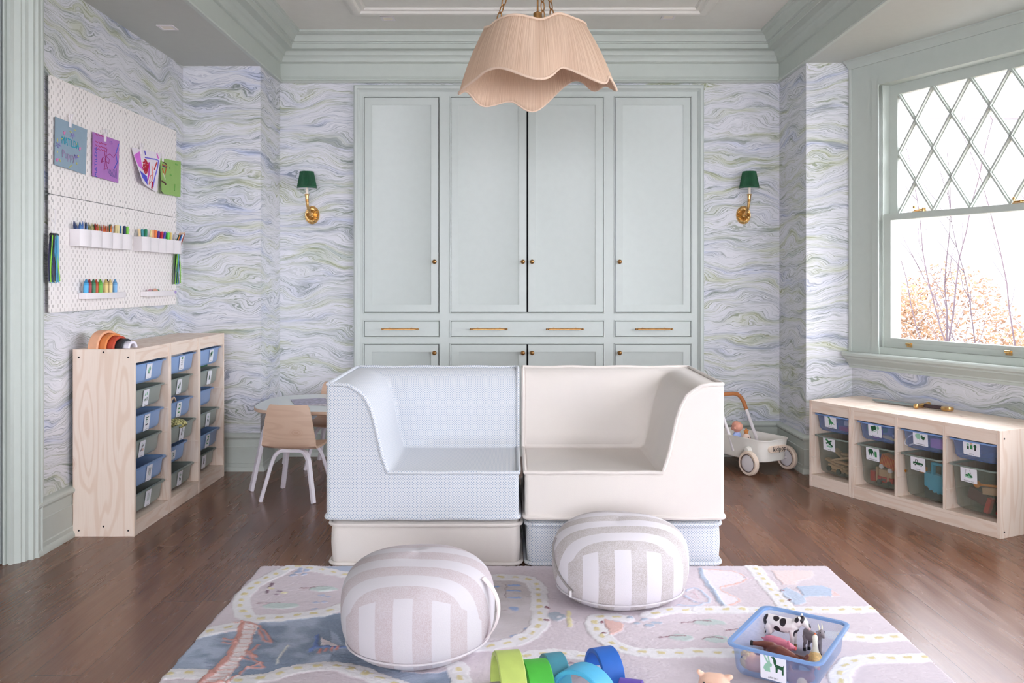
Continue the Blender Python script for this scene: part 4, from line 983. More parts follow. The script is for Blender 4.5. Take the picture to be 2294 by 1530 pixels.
# ---- picture cards: flat icon shapes standing a hair proud of the card
DK, MD, LT, BK = mat('print_dark_green',(26,84,52),.7), mat('print_green',(58,140,84),.7), mat('print_mint',(150,198,172),.7), mat('print_black',(44,46,52),.7)
SKIN = mat('print_peach',(226,190,170),.7)
def ell(cx_, cy_, rx, ry, n=16, a0=0, a1=360): return [(cx_+rx*math.cos(math.radians(a0+(a1-a0)*k/n)), cy_+ry*math.sin(math.radians(a0+(a1-a0)*k/n))) for k in range(n)]
def bar(x0, y0, x1, y1, w_):
    d = Vector((x1-x0, y1-y0)); d.normalize(); p = Vector((-d.y, d.x))*w_/2; return [(x0+p.x, y0+p.y), (x0-p.x, y0-p.y), (x1-p.x, y1-p.y), (x1+p.x, y1+p.y)]
ICON = {
 'dino': [(MD,[(-.30,.40),(-.22,.46),(-.10,.40),(-.05,.28),(.02,.12),(.14,.00),(.30,-.12),(.46,-.30),(.30,-.24),(.14,-.22),(.12,-.36),(.04,-.36),(.04,-.24),(-.06,-.24),(-.08,-.38),(-.16,-.38),(-.14,-.20),(-.20,.0),(-.16,.18),(-.28,.26),(-.36,.30)])],
 'tracks': [(MD,bar(-.36,.38,.2,-.02,.18)),(DK,bar(-.34,-.02,.3,.30,.14)),(DK,bar(-.1,.1,.4,-.18,.16)),(LT,ell(.05,-.24,.34,.09))],
 'music': [(DK,[(-.42,.18),(.08,.34),(.18,.02),(-.32,-.24)]),(LT,bar(-.3,-.3,.2,-.06,.05)),(LT,ell(.32,.16,.13,.15)),(MD,bar(.3,.0,.26,-.34,.03))],
 'jungle': [(DK,ell(-.18,.14,.26,.22)),(DK,bar(-.34,.1,-.34,-.2,.10)),(DK,bar(-.14,.1,-.14,-.2,.10)),(DK,bar(.06,.14,.14,-.18,.06)),(MD,[(.22,.24),(.28,.18),(.36,.24),(.42,.18),(.44,-.24),(.24,-.28),(.20,-.05)])],
 'farm': [(LT,ell(-.20,.10,.26,.22)),(LT,bar(-.3,0,-.3,-.2,.03)),(LT,bar(-.1,0,-.1,-.2,.03)),(DK,[(.10,.12),(.16,.30),(.24,.08),(.42,.16),(.40,-.06),(.24,-.16),(.12,-.06)]),(DK,bar(.26,-.1,.26,-.26,.02))],
 'truck': [(BK,[(-.26,.06),(-.22,.28),(-.04,.28),(-.02,.06)]),(M_PAPER,[(-.21,.08),(-.18,.23),(-.08,.23),(-.07,.08)]),(DK,[(-.44,-.02),(-.40,.08),(.44,.06),(.46,-.12),(-.42,-.14)]),(M_PAPER,ell(-.24,-.15,.10,.10)),(BK,ell(-.24,-.15,.06,.06)),(M_PAPER,ell(.30,-.16,.10,.10)),(BK,ell(.30,-.16,.06,.06))],
 'people': [(LT,ell(-.28,.16,.10,.10)),(DK,bar(-.28,.06,-.28,-.18,.16)),(SKIN,ell(0,.26,.10,.10)),(MD,bar(0,.16,0,-.14,.20)),(DK,ell(.30,.12,.12,.13)),(BK,bar(.30,0,.30,-.20,.14))],
 'wood': [(LT,ell(0,-.14,.34,.14)),(DK,ell(-.14,-.08,.10,.08)),(MD,ell(.08,-.04,.10,.09)),(DK,ell(.20,-.14,.08,.07)),(BK,bar(-.2,.34,-.26,-.05,.02)),(BK,bar(.1,.34,.22,-.05,.02)),(MD,ell(0,.05,.08,.07))],
 'animals': [(LT,[(-.40,.42),(-.36,.46),(-.22,.22),(-.20,.20),(-.24,.44),(-.18,.42),(-.12,.16),(-.04,.10),(-.06,.0),(-.14,-.04),(-.12,-.26),(-.34,-.26),(-.42,-.14),(-.36,.02),(-.26,.12)]),
             (DK,[(-.10,.42),(.04,.46),(.14,.30),(.14,.14),(.40,.10),(.46,.20),(.44,.04),(.44,-.26),(.36,-.28),(.36,-.06),(.20,-.04),(.18,-.22),(.10,-.22),(.10,0),(.02,.16),(.0,.34)])],
 'book': [(LT,[(-.28,-.08),(.06,.34),(.34,.12),(.0,-.32)]),(DK,[(-.34,-.14),(-.28,-.08),(.0,-.32),(.0,-.40)]),(DK,[(.0,-.40),(.0,-.32),(.34,.12),(.36,.04)])],
 'shapes': [(LT,[(-.36,.10),(-.20,.38),(-.04,.10)]),(LT,ell(.20,.24,.15,.15)),(DK,[(-.20,-.04),(-.15,-.18),(-.04,-.18),(-.13,-.26),(-.10,-.38),(-.20,-.30),(-.32,-.38),(-.28,-.26),(-.36,-.18),(-.25,-.18)]),(DK,[(.08,-.38),(.08,-.14),(.20,-.04),(.34,-.14),(.34,-.38),(.27,-.38),(.26,-.18),(.20,-.13),(.15,-.18),(.15,-.38)])],
 'rods': [(DK,bar(-.28,.32,.34,.36,.10)),(DK,bar(-.26,.16,.16,.18,.10)),(LT,bar(-.26,.0,.30,.03,.04)),(LT,bar(-.26,-.1,.26,-.08,.04)),(BK,bar(-.30,-.28,.30,-.24,.12))],
 'pen': [(BK,bar(-.24,-.26,.22,.24,.16)),(M_PAPER,bar(-.12,-.16,.12,.10,.05)),(LT,bar(-.30,.10,.05,.38,.05)),(MD,ell(.30,.30,.05,.08)),(SKIN,bar(.10,-.16,.34,-.16,.2))],
 'sticks': [(BK,bar(-.24,-.36,-.20,.36,.07)),(DK,bar(-.04,-.30,-.06,.30,.06)),(LT,bar(.08,-.36,.10,.36,.05)),(BK,bar(.26,-.34,.24,.32,.07))],
 'spoons': [(LT,bar(-.20,-.34,-.16,.36,.06)),(BK,bar(-.06,-.34,-.04,.34,.03)),(BK,bar(.08,-.34,.10,.36,.03)),(LT,bar(.22,-.34,.24,.3,.06))],
 'stack': [(MD,[(-.26,.30),(.02,.42),(.30,.30),(.04,.18)]),(BK,bar(-.26,.12,.02,.0,.03)),(BK,bar(.02,0,.30,.12,.03)),(BK,bar(-.26,-.06,.02,-.18,.03)),(BK,bar(.02,-.18,.30,-.06,.03)),(BK,bar(-.26,-.24,.02,-.36,.03)),(BK,bar(.02,-.36,.30,-.24,.03))],
 'case': [(DK,[(-.34,-.10),(.16,.36),(.34,.10),(-.16,-.36)]),(M_PAPER,bar(-.10,-.08,.12,.12,.08)),(BK,bar(.2,.3,.3,-.1,.03))],
 'track2': [(MD,bar(-.2,.36,.24,.36,.12)),(MD,bar(.24,.38,.24,.04,.12)),(MD,bar(.26,.04,-.24,.0,.12)),(MD,bar(-.24,.02,-.24,-.34,.12)),(MD,bar(-.26,-.34,.24,-.34,.12))],
 'doll': [(BK,ell(-.08,.22,.10,.10)),(BK,bar(-.08,.14,-.12,-.32,.18)),(LT,bar(.18,.3,.14,-.34,.05)),(BK,bar(.10,.1,.26,.0,.05))],
 'bits': [(LT,ell(-.16,.12,.08,.14)),(LT,ell(-.14,-.2,.08,.12)),(DK,ell(.16,.16,.12,.12)),(DK,ell(.18,-.12,.12,.12))],
 'bottle': [(DK,bar(0,-.32,0,.10,.28)),(SKIN,ell(0,.2,.10,.12)),(LT,bar(0,.28,0,.42,.08))],
 'town': [(BK,bar(-.30,-.2,-.30,.12,.12)),(BK,bar(-.10,-.2,-.10,.2,.04)),(DK,bar(-.02,-.12,.34,-.10,.14)),(LT,ell(.2,.06,.12,.10))],
 'pieces': [(DK,ell(-.10,.24,.09,.12)),(LT,ell(.16,.18,.10,.10)),(DK,ell(-.08,-.1,.12,.12)),(DK,ell(.18,-.22,.12,.12)),(BK,bar(-.1,-.3,.0,-.3,.12))],
}
def card(parent, icon, u, z, w_, h_, tilt=0, text=None, wide=1.0, yf=0.0, slope=0.0):
    """picture card on the front (y=yf) of a bin; slope = lean of the front wall"""
    M = Matrix.Translation((u, yf, z)) @ Matrix.Rotation(slope, 4, 'X') @ Matrix.Rotation(tilt, 4, 'Y') @ Matrix.Rotation(PI/2, 4, 'X')
    b = MB(); r = .004; pts = []
    for cx_, cy_, a0 in ((w_/2-r,h_/2-r,0),(-w_/2+r,h_/2-r,90),(-w_/2+r,-h_/2+r,180),(w_/2-r,-h_/2+r,270)):
        for k in range(4): a = math.radians(a0+30*k); pts.append((cx_+r*math.cos(a), cy_+r*math.sin(a)))
    b.prism(pts, 0, .0012, 'xy'); cdo = b.build('picture_card', M_PAPER, parent); cdo.matrix_local = M; cdo['label'] = 'white picture card'
    mats = []; b = MB(); zz = .0013; s = min(w_, h_)*.92
    for k, (m, poly) in enumerate(ICON[icon]):
        if m not in mats: mats.append(m)
        P = [(x*s*wide, y*s+h_*.06) for x, y in poly]
        n = len(P); ii = b.add([(x, y, zz+k*.00012) for x, y in P]); b.face(ii if sum(P[i][0]*P[(i+1) % n][1]-P[(i+1) % n][0]*P[i][1] for i in range(n)) > 0 else ii[::-1], mats.index(m))
    if not text:
        if BK not in mats: mats.append(BK)
        for q in range(5): x = (-.2+.1*q)*w_; ii = b.add([(x,-h_*.44,zz),(x+.06*w_,-h_*.44,zz),(x+.06*w_,-h_*.415,zz),(x,-h_*.415,zz)]); b.face(ii, mats.index(BK))
    ic = b.build('printed_picture', mats, cdo); 
    if text: text_mesh('lettering', text, h_*.10, BK, cdo, Matrix.Translation((0, -h_*.41, .0013)), .0001)
    return cdo
# ---- three tall units along the left wall
LEDG = [.824-.128*k for k in range(6)]
UL = .44
TRL = [('book',.0,1),('shapes',.008,0),('rods',.012,1),('pen',.022,0),('sticks',.0,1),('spoons',.006,0)]
TRM = [('stack',.0,1),('case',.019,0),('track2',.017,1),('doll',.0,0),('bits',.05,1),('pieces',.012,0)]
TRR = [('music',.0,1),('bottle',.01,0),('town',.047,1),('pieces',.012,0),('track2',.01,1),('doll',.033,0)]
names_u = ['nearest', 'middle', 'farthest']; lev = ['topmost', 'second from the top', 'third from the top', 'fourth from the top', 'fifth from the top', 'lowest']
for q in range(3):
    M = Matrix(((0,-1,0,-1.83),(1,0,0,4.222+q*UL),(0,0,1,0),(0,0,0,1)))   # local x -> +Y, local y (depth) -> -X
    shelf_unit('storage_unit', UL, .30, .91, 1, LEDG, 'tall pine drawer unit against the left wall, %s of three' % names_u[q], 'tall pine units by the left wall', M, 0 if q == 0 else 3)
    for k, (ic, rec, blue) in enumerate([TRL, TRM, TRR][q]):
        col = 'blue' if blue else 'grey green'
        lab = '%s mesh bin, %s in the %s tall pine unit' % (col, lev[k], names_u[q])
        Mb = M @ Matrix.Translation((UL/2, .002+rec, LEDG[k]+.006))
        bn = bin_mesh('storage_bin', .395, .285, .102, MB_BLUE if blue else MB_GREY, M_BLUE_RIM if blue else M_GREY_RIM, lab, 'mesh bins in the tall pine units', Mb)
        sq = (q == 1 and k == 4)
        uo = {(0,1):-.03,(0,3):-.045,(2,2):-.13,(1,1):.0,(1,0):-.01,(2,0):.03,(2,1):.02,(2,3):.0}.get((q,k), -.01)
        card(bn, ic, uo, -.052+(.0 if k else .008), .066 if not sq else .07, .082 if not sq else .05, random.uniform(-.06,.06), None, .85, .0150, .12)
# things showing in the left bins
def loose(name, label, cat_, builder, loc=(0,0,0), group=None):
    o = builder(); o.name = name; tag(o, label, cat_, group); return o
def simple(name, label, cat_, mb, mtl, M=None, group=None, bevel=0, sharp=40, smoothall=False):
    o = mb.build(name, mtl, None, bevel=bevel, M=M, sharp=sharp, smoothall=smoothall); return tag(o, label, cat_, group)
b = MB(); b.ball((0,0,0), (.12,.06,.035), n=16); o = simple('patterned_pouch', 'yellow checked pouch lying in a grey green bin of the middle tall unit', 'pouch', b, None, Matrix.Translation((-1.93,4.86,.445)))
g = N('yellow_check'); vo = g.add('ShaderNodeTexChecker'); vo.inputs['Scale'].default_value = 90; g.put(vo.inputs['Vector'], g.obj()); vo.inputs['Color1'].default_value = (*lin((214,206,140)),1); vo.inputs['Color2'].default_value = (*lin((120,116,70)),1); g.l.new(vo.outputs[0], g.b.inputs['Base Color']); o.data.materials.clear(); o.data.materials.append(g.m)
b = MB(); b.box((-.09,-.12,-.006),(.09,.12,.006)); simple('green_tray', 'dark green board lying on top of a grey green bin in the farthest tall unit', 'board', b, mat('dark_green_card',(14,92,40),.5), Matrix.Translation((-1.97,5.26,.724)), bevel=.002)
b = MB(); b.tube([(0,-.13,0),(0,.10,.0)], .034, 20); simple('rolled_paper', 'white roll of paper in the top bin of the middle tall unit', 'paper roll', b, mat('white_paper',(238,236,242),.7), Matrix.Translation((-1.905,4.88,.80)))
b = MB(); b.ball((0,0,0), (.035,.035,.035)); simple('blue_ball', 'translucent blue ball in the top bin of the nearest tall unit', 'ball', b, mat('blue_toy',(110,150,220),.4), Matrix.Translation((-1.90,4.32,.772)))
b = MB(); b.tube([(0,-.03,-.03),(0,.03,.02)], .022, 14); simple('lime_bottle', 'lime green tube in the third bin of the middle tall unit', 'toy', b, mat('lime_toy',(150,200,70),.4), Matrix.Translation((-1.90,4.74,.555)))
b = MB(); b.tube([(0,.034*math.cos(a),.034*math.sin(a)) for a in [2*PI*k/24 for k in range(24)]], .006, 8, closed=True); simple('wooden_ring', 'pale ring standing in the third bin of the middle tall unit', 'ring', b, M_PLY, Matrix.Translation((-1.89,4.86,.555)))
b = MB(); b.ball((0,0,0),(.04,.05,.02)); simple('brown_toy', 'dark brown toy in the fifth bin of the nearest tall unit', 'toy', b, mat('brown_toy',(96,64,52),.6), Matrix.Translation((-1.93,4.34,.262)))

# ---- two low units under the window
QF = Vector((1.807, 5.28, 0))
MR0 = Matrix(((TD.x, ND.x, 0, QF.x), (TD.y, ND.y, 0, QF.y), (0,0,1,0), (0,0,0,1)))
LR = [.44, .31, .18]
shelf_unit('storage_unit', .32, .44, .52, 1, LR, 'low narrow pine unit with two bins beside the wagon corner', 'low pine units under the window', MR0, 3)
MR1 = MR0 @ Matrix.Translation((.321, 0, 0))
shelf_unit('storage_unit', .905, .44, .52, 3, LR, 'low wide pine unit with six bins under the window', 'low pine units under the window', MR1, 1)
cols_x = [.16] + [.321+.018+.1385+k*(.277+.018) for k in range(3)]
top_ic = [('dino','DINOSAURS'),('music','MUSIC'),('farm','FARM ANIMALS'),('people','PEOPLE')]; bot_ic = [('tracks','TRACKS'),('jungle','JUNGLE ANIMALS'),('truck','TRUCKS'),('wood','WOODEN TOYS')]
cn = ['first','second','third','fourth']
for k in range(4):
    Wb = .276 if k == 0 else .272
    Mb = MR0 @ Matrix.Translation((cols_x[k], .004, LR[0]+.006))
    bn = bin_mesh('storage_bin', Wb, .42, .102, MB_BLUE_T, M_BLUE_RIM, 'shallow blue mesh bin with picture card, %s column of the low units' % cn[k], 'mesh bins in the low pine units', Mb)
    card(bn, top_ic[k][0], -.005 if k else -.01, -.038, .09, .074, .03, None if k in (0,1) else top_ic[k][1], 1.0, .0140, .12)
    Mb = MR0 @ Matrix.Translation((cols_x[k], .004, LR[1]+.006))
    bn = bin_mesh('storage_bin', Wb, .42, .225, MB_GREY_T, M_GREY_RIM, 'deep grey green mesh bin with picture card, %s column of the low units' % cn[k], 'mesh bins in the low pine units', Mb)
    card(bn, bot_ic[k][0], -.02, -.045, .09, .074, .03, bot_ic[k][1], 1.0, .0138, .09)
TW = mat('toy_wood',(206,168,130),.5); TR_ = mat('toy_red',(190,40,40),.4); TB = mat('toy_blue',(60,90,180),.4); TK = mat('toy_black',(34,32,34),.5); TO = mat('toy_orange',(226,140,50),.4); TC = mat('toy_turquoise',(70,180,214),.45); TP = mat('toy_pink',(214,130,200),.4); TY = mat('toy_yellow',(228,196,70),.4); TG = mat('toy_green',(90,150,80),.4); TDK = mat('toy_maroon',(96,44,48),.5)
def inR(u, y, z, ry=0, rz=0, rx=0): return MR0 @ Matrix.Translation((u, y, z)) @ Matrix.Rotation(rz,4,'Z') @ Matrix.Rotation(ry,4,'Y') @ Matrix.Rotation(rx,4,'X')
def block(name, lab, cat_, u, y, z, dx, dy, dz, m, ry=0, rz=0, group=None):
    b = MB(); b.box((-dx/2,-dy/2,-dz/2),(dx/2,dy/2,dz/2)); return simple(name, lab, cat_, b, m, inR(u,y,z,ry,rz), group, bevel=.003)
for k, (u, y, z, L_, ry, rz) in enumerate(((.135,.085,.150,.15,.28,.1),(.165,.10,.185,.16,-.3,.2),(.13,.12,.205,.12,.35,-.2),(.19,.08,.165,.10,.1,.3),(.175,.09,.125,.12,.25,0),(.135,.09,.108,.11,.0,.1),(.205,.11,.215,.09,-.05,0))):
    block('wooden_track', ['pale wooden track piece tilted at the left of the first deep bin','longest wooden track piece crossing the first deep bin','topmost wooden track piece of the pile in the first deep bin','short wooden track piece below the top of the first deep bin','wooden track piece resting low on the right of the first deep bin','lowest flat wooden track piece in the first deep bin','small wooden track piece high on the right of the first deep bin'][k], 'toy track', u, y, z, L_, .04, .013, TW, ry, rz, 'wooden track pieces in the first deep bin')
e = empty('toy_train', (0,0,0), 0, 'small wooden toy train with black wheels in the first deep bin', 'toy train'); e.matrix_world = inR(.14,.065,.125,.12)
b = MB(); b.box((-.05,-.008,-.005),(.055,.02,.018)); b.box((.02,-.008,.018),(.05,.02,.032)); b.build('train_body', TW, e, bevel=.003)
for x, z in ((-.035,-.008),(.04,-.008)):
    b = MB(); b.tube([(x,-.016,z),(x,-.006,z)], .016, 16); b.build('wheel', TK, e)
block('toy_block','blue toy in the first shallow bin','toy',.10,.09,.375,.05,.03,.03,TB); block('toy_car','pink red toy car in the first shallow bin','toy car',.20,.09,.368,.07,.04,.026,TR_)
block('toy_camera','white toy camera in the first shallow bin','toy camera',.225,.08,.405,.035,.03,.03,M_WHITE)
b = MB(); 
for k in range(3): b.ball((-.03+.02*k,0,0), .008, n=8)
simple('bead_string','row of small grey beads in the first shallow bin','beads',b,M_STEEL,inR(.14,.06,.365))
block('toy_xylophone','striped green toy in the second shallow bin','toy',.40,.12,.40,.08,.08,.04,TG,.1); block('toy_drum','purple striped toy in the second shallow bin','toy',.43,.09,.375,.03,.05,.05,mat('toy_purple',(150,100,170),.4)); block('toy_recorder','blue toy lying on the second shallow bin','toy',.50,.14,.425,.12,.06,.02,TB,-.15); block('toy_clapper','yellow wooden toy in the second shallow bin','toy',.52,.10,.362,.11,.03,.018,TY,.1)
for k in range(2):
    b = MB(); b.ball((0,0,0), .015); simple('jingle_bell','shiny steel bell on the %s of the pair in the second shallow bin' % ('left','right')[k],'bell',b,M_STEEL,inR(.565+.03*k,.06,.385),'steel bells in the second shallow bin')
block('toy_maraca','red toy in the second shallow bin','toy',.60,.08,.362,.05,.03,.02,TR_)
b = MB(); b.tube([(.035*math.cos(a)*1.5,0,.022*math.sin(a)) for a in [2*PI*k/24 for k in range(24)]], .004, 6, closed=True); simple('white_hoop','white plastic hoop in the third shallow bin','hoop',b,M_WHITE,inR(.68,.06,.385,-.6))
block('pink_basket','pink toy fence in the third shallow bin','toy',.825,.09,.385,.08,.04,.05,TP); block('red_barn','red toy roof in the third shallow bin','toy',.86,.2,.42,.08,.05,.03,TR_)
# fire engine, striped cushion block and friends
e = empty('toy_bus', (0,0,0), 0, 'red and wood toy bus in the second deep bin', 'toy bus'); e.matrix_world = inR(.50,.085,.15)
b = MB(); b.box((-.055,-.025,-.035),(.055,.03,-.005)); b.build('bus_body', TR_, e, bevel=.004)
b = MB(); b.box((-.04,-.022,-.005),(.045,.026,.035)); b.box((-.058,-.028,-.035),(-.046,.032,.045)); b.box((.02,-.03,-.035),(.03,.034,.045)); b.build('wooden_cabin', TW, e, bevel=.003)
for x in (-.03,.035):
    b = MB(); b.tube([(x,-.034,-.035),(x,-.022,-.035)], .014, 14); b.build('wheel', TK, e)
b = MB(); b.box((-.02,-.027,-.028),(.012,-.0245,-.012)); b.build('windscreen', M_STEEL, e)
g = N('red_orange_stripes'); u_, v_, _ = g.uv(); g.put(g.b.inputs['Base Color'], g.mix(g.step(g.math('SINE', g.math('MULTIPLY', u_, 620)), -.2, .2), lin((206,60,36)), lin((226,132,50))))
e = empty('striped_wagon', (0,0,0), 0, 'orange red striped toy trailer tilted in the second deep bin', 'toy trailer'); e.matrix_world = inR(.52,.09,.232,.25)
b = MB(); b.box((-.05,-.03,-.032),(.05,.03,.032)); b.build('trailer_box', g.m, e, bevel=.004)
for x in (-.03,.03):
    b = MB(); b.tube([(x,-.036,-.037),(x,-.026,-.037)], .013, 12); b.build('wheel', M_WHITE, e)
block('red_toy_train','small red toy engine with steel wheels in the second deep bin','toy',.41,.09,.135,.035,.04,.06,TR_); block('blue_toy','blue toy behind the card of the second deep bin','toy',.45,.1,.24,.04,.03,.04,TB)
b = MB(); b.tube([(.05*math.cos(a),0,.05*math.sin(a)) for a in [PI*.5*k/10+PI/2 for k in range(11)]], .012, 8); simple('orange_arc','orange curved toy in the second deep bin','toy',b,TO,inR(.635,.07,.16)); block('brown_ball','brown round toy at the top of the second deep bin','toy',.58,.12,.285,.07,.05,.04,mat('toy_brown',(120,72,50),.5),.4)
pl = [(-.055,.045),(.055,.035),(.06,-.04),(.05,-.06),(.042,-.048),(.028,-.062),(.018,-.05),(.004,-.058),(-.008,-.044),(-.022,-.05),(-.034,-.034),(-.055,-.028)]
b = MB(); b.prism(pl, -.02, .02, 'xz'); o = simple('sand_scoop','turquoise scalloped sand scoop in the third deep bin','sand scoop',b,TC,inR(.815,.075,.185),bevel=.003)
b = MB(); b.box((-.012,-.02,.035),(.0,.0,.10)); b.box((.05,-.02,.03),(.062,.0,.10)); b.box((-.012,-.02,.09),(.062,.0,.102)); h_ = b.build('scoop_handle', TC, o)
block('orange_toy','orange toy behind the card of the third deep bin','toy',.745,.07,.235,.03,.03,.03,TO); block('dark_toy','dark grey toy at the bottom of the third deep bin','toy',.80,.10,.115,.10,.06,.05,mat('toy_dark',(60,58,60),.5))
block('maroon_block','dark maroon block in the fourth deep bin','toy block',1.05,.10,.16,.10,.05,.06,TDK,.3); block('red_cone','red wooden wedge in the fourth deep bin','toy block',1.12,.07,.13,.025,.03,.08,TR_,.3); block('wood_wedge','pale wooden board in the fourth deep bin','toy block',1.13,.08,.20,.09,.03,.035,TW,-.1)
block('orange_bar','orange wooden bar in the fourth deep bin','toy',1.12,.07,.228,.10,.012,.012,TO,-.1); b = MB(); b.ball((0,0,0),.018); simple('orange_ball','orange ball behind the card of the fourth deep bin','ball',b,TO,inR(1.055,.07,.222)); b = MB(); b.ball((0,0,0),.012); simple('red_ball','small red ball at the bottom of the fourth deep bin','ball',b,TR_,inR(1.175,.06,.105)); block('black_block','black toy in the fourth deep bin','toy',1.18,.11,.16,.07,.06,.12,TK)
# toy sword on top of the wide unit
e = empty('toy_sword', (0,0,0), 0, 'grey bladed toy sword with gold guard lying on the low wide unit', 'toy sword'); e.matrix_world = inR(.58,.33,.5205,0,math.radians(8))
b = MB(); b.prism([(-.36,0),(-.33,.018),(-.06,.022),(-.06,-.022),(-.33,-.018)], .006, .016, 'xy'); b.build('blade', mat('grey_foam_blade',(140,152,152),.5), e, bevel=.003)
b = MB(); b.tube([(-.045,-.06,.014),(-.052,-.03,.014),(-.045,0,.014),(-.052,.03,.014),(-.045,.06,.014)], [.014,.010,.014,.010,.014], 10); b.ball((-.045,-.062,.015),.015); b.ball((-.045,.062,.015),.015); b.build('cross_guard', M_GOLD, e)
b = MB(); b.tube([(-.03,0,.014),(.075,0,.014)], .011, 10); b.build('grip', mat('dark_grip',(70,54,58),.6), e)
b = MB(); b.lathe([(.0001,0),(.03,.002),(.034,.012),(.03,.022),(.0001,.024)], 24, M=Matrix.Translation((.10,0,.002))); b.build('pommel', M_GOLD, e)

# ================================================================= PEGBOARDS ON THE LEFT WALL
XPB = -2.130
for k, (yy, zz, lab) in enumerate(((4.007,1.645,'upper left'),(4.77,1.645,'upper right'),(4.007,1.094,'lower left'),(4.77,1.094,'lower right'))):
    e = empty('pegboard', (XPB, yy, zz), 0, 'white slotted pegboard panel on the left wall, %s of four' % lab, 'pegboard', 'pegboard panels on the left wall')
    b = MB(); pts = []; r = .012; w_, h_ = .760, .548
    for cx_, cy_, a0 in ((w_-r,h_-r,0),(r,h_-r,90),(r,r,180),(w_-r,r,270)):
        for q in range(5): a = math.radians(a0+22.5*q); pts.append((cx_+r*math.cos(a), cy_+r*math.sin(a)))
    b.prism(pts, -.006, .0, 'yz'); b.build('panel', M_PEG, e)
    b = MB()
    for a in (.03,.73):
        for c in (.03,.52): b.tube([(-.0,a,c),(.0015,a,c)], .006, 12)
    b.build('screws', mat('screw_cap',(206,200,198),.4), e)['kind'] = 'stuff'
    b = MB(); b.box((-.019,.04,.04),(-.006,.06,h_-.04)); b.box((-.019,.70,.04),(-.006,.72,h_-.04)); b.build('wall_spacer', M_WHITE, e)
def wavy_rack(y0, n, lab):
    e = empty('cup_rack', (XPB, y0, 1.41), 0, lab, 'holder', 'wavy cup racks on the pegboard')
    b = MB(); pw = .115; pts = []
    for k in range(n):
        for q in range(10):
            a = q/10; xx = .050+.018*math.sin(PI*a); pts.append((xx, (k+a)*pw))
    pts.append((.052, n*pw))
    outer = [(.001, 0)]+pts+[(.001, n*pw)]
    inner = [(.004, n*pw-.003)]+[(x-.003, min(max(y, .003), n*pw-.003)) for x, y in pts[::-1]]+[(.004,.003)]
    N_ = len(outer)
    lo = b.add([(x,y,0) for x,y in outer]); hi = b.add([(x,y,.082) for x,y in outer]); ih = b.add([(x,y,.082) for x,y in inner[::-1]]); il = b.add([(x,y,.003) for x,y in inner[::-1]])
    for k in range(N_):
        k2 = (k+1) % N_; b.face((lo[k],lo[k2],hi[k2],hi[k]),0,None,True); b.face((hi[k],hi[k2],ih[k2],ih[k])); b.face((ih[k],ih[k2],il[k2],il[k]))
    b.face(lo[::-1]); b.face(il)
    b.build('rack_body', M_WHITE, e, sharp=50)
    b = MB()
    for k in range(1, n): b.box((.004,k*pw-.0015,.003),(.052,k*pw+.0015,.078))
    b.build('dividers', M_WHITE, e); return e
wavy_rack(4.19, 5, 'white wavy cup rack on the left half of the pegboard'); wavy_rack(4.90, 5, 'white wavy cup rack on the right half of the pegboard')
PENC = {}
def stick(kind, col, L_, r):
    key = (kind, col)
    if key in PENC: return PENC[key]
    nm = {'crayon':'crayon','marker':'marker','pencil':'pencil','chunky':'chunky_crayon'}[kind]
    e = bpy.data.objects.new(nm, None); COL.objects.link(e); m = mat('%s_%d_%d_%d' % ((kind,)+col), col, .5, var=.02)
    if kind in ('crayon','chunky'):
        b = MB(); b.lathe([(.0001,0),(r,0),(r,L_*.74),(r,L_*.78)], 12); b.build('barrel', m, e, sharp=50)
        b = MB(); b.lathe([(r*.96,L_*.78),(r*.92,L_*.80),(r*.25,L_*.985),(.0001,L_)], 12); b.build('tip', mat('%s_tip_%d_%d_%d' % ((kind,)+col), tuple(int(v*.86) for v in col), .4), e, sharp=50)
        b = MB(); b.lathe([(r*1.04,L_*.06),(r*1.04,L_*.66)], 12, caps=False); b.build('paper_sleeve', mat('%s_sl_%d_%d_%d' % ((kind,)+col), tuple(min(255,int(v*.9+40)) for v in col), .7), e)
    elif kind == 'marker':
        b = MB(); b.lathe([(.0001,0),(r,0),(r,L_*.5)], 12); b.build('barrel', M_WHITE, e, sharp=50)
        b = MB(); b.lathe([(r*1.08,L_*.5),(r*1.08,L_*.96),(r*.8,L_),(.0001,L_)], 12); b.build('cap', m, e, sharp=50)
    else:
        b = MB(); b.lathe([(.0001,0),(r,0),(r,L_*.84)], 6); b.build('barrel', m, e, sharp=30)
        b = MB(); b.lathe([(r,L_*.84),(r*.35,L_*.96)], 6, caps=False); b.build('sharpened_wood', TW, e)
        b = MB(); b.lathe([(r*.36,L_*.958),(.0001,L_)], 6, caps=False); b.build('lead', m, e)
    PENC[key] = e; e['used'] = 0; return e
def place(kind, col, L_, r, loc, lean_y, lean_x, lab, cat_, grp):
    p = stick(kind, col, L_, r)
    if p['used']: o = copy_tree(p)
    else: o = p
    p['used'] = 1
    o.location = loc; o.rotation_euler = (lean_x, lean_y, 0)
    if 'used' in o and o is not p: del o['used']
    return tag(o, lab, cat_, grp)
CUPN = ['first','second','third','fourth','fifth']
def cup_y(rack, c): return (4.19 if rack == 0 else 4.90)+.115*(c+.5)
crs = {0: [('dark blue',(40,60,110)),('blue',(70,110,180)),('navy',(36,48,80)),('sky blue',(90,150,210)),('blue grey',(60,90,130))], 1: [('olive green',(110,116,60)),('tan',(180,170,120)),('dark green',(30,80,50)),('red',(190,50,40)),('yellow green',(150,150,80))],
       2: [('orange',(222,110,50)),('red orange',(206,78,40)),('crimson',(170,40,50)),('brown orange',(186,96,44)),('bright orange',(236,124,48))]}
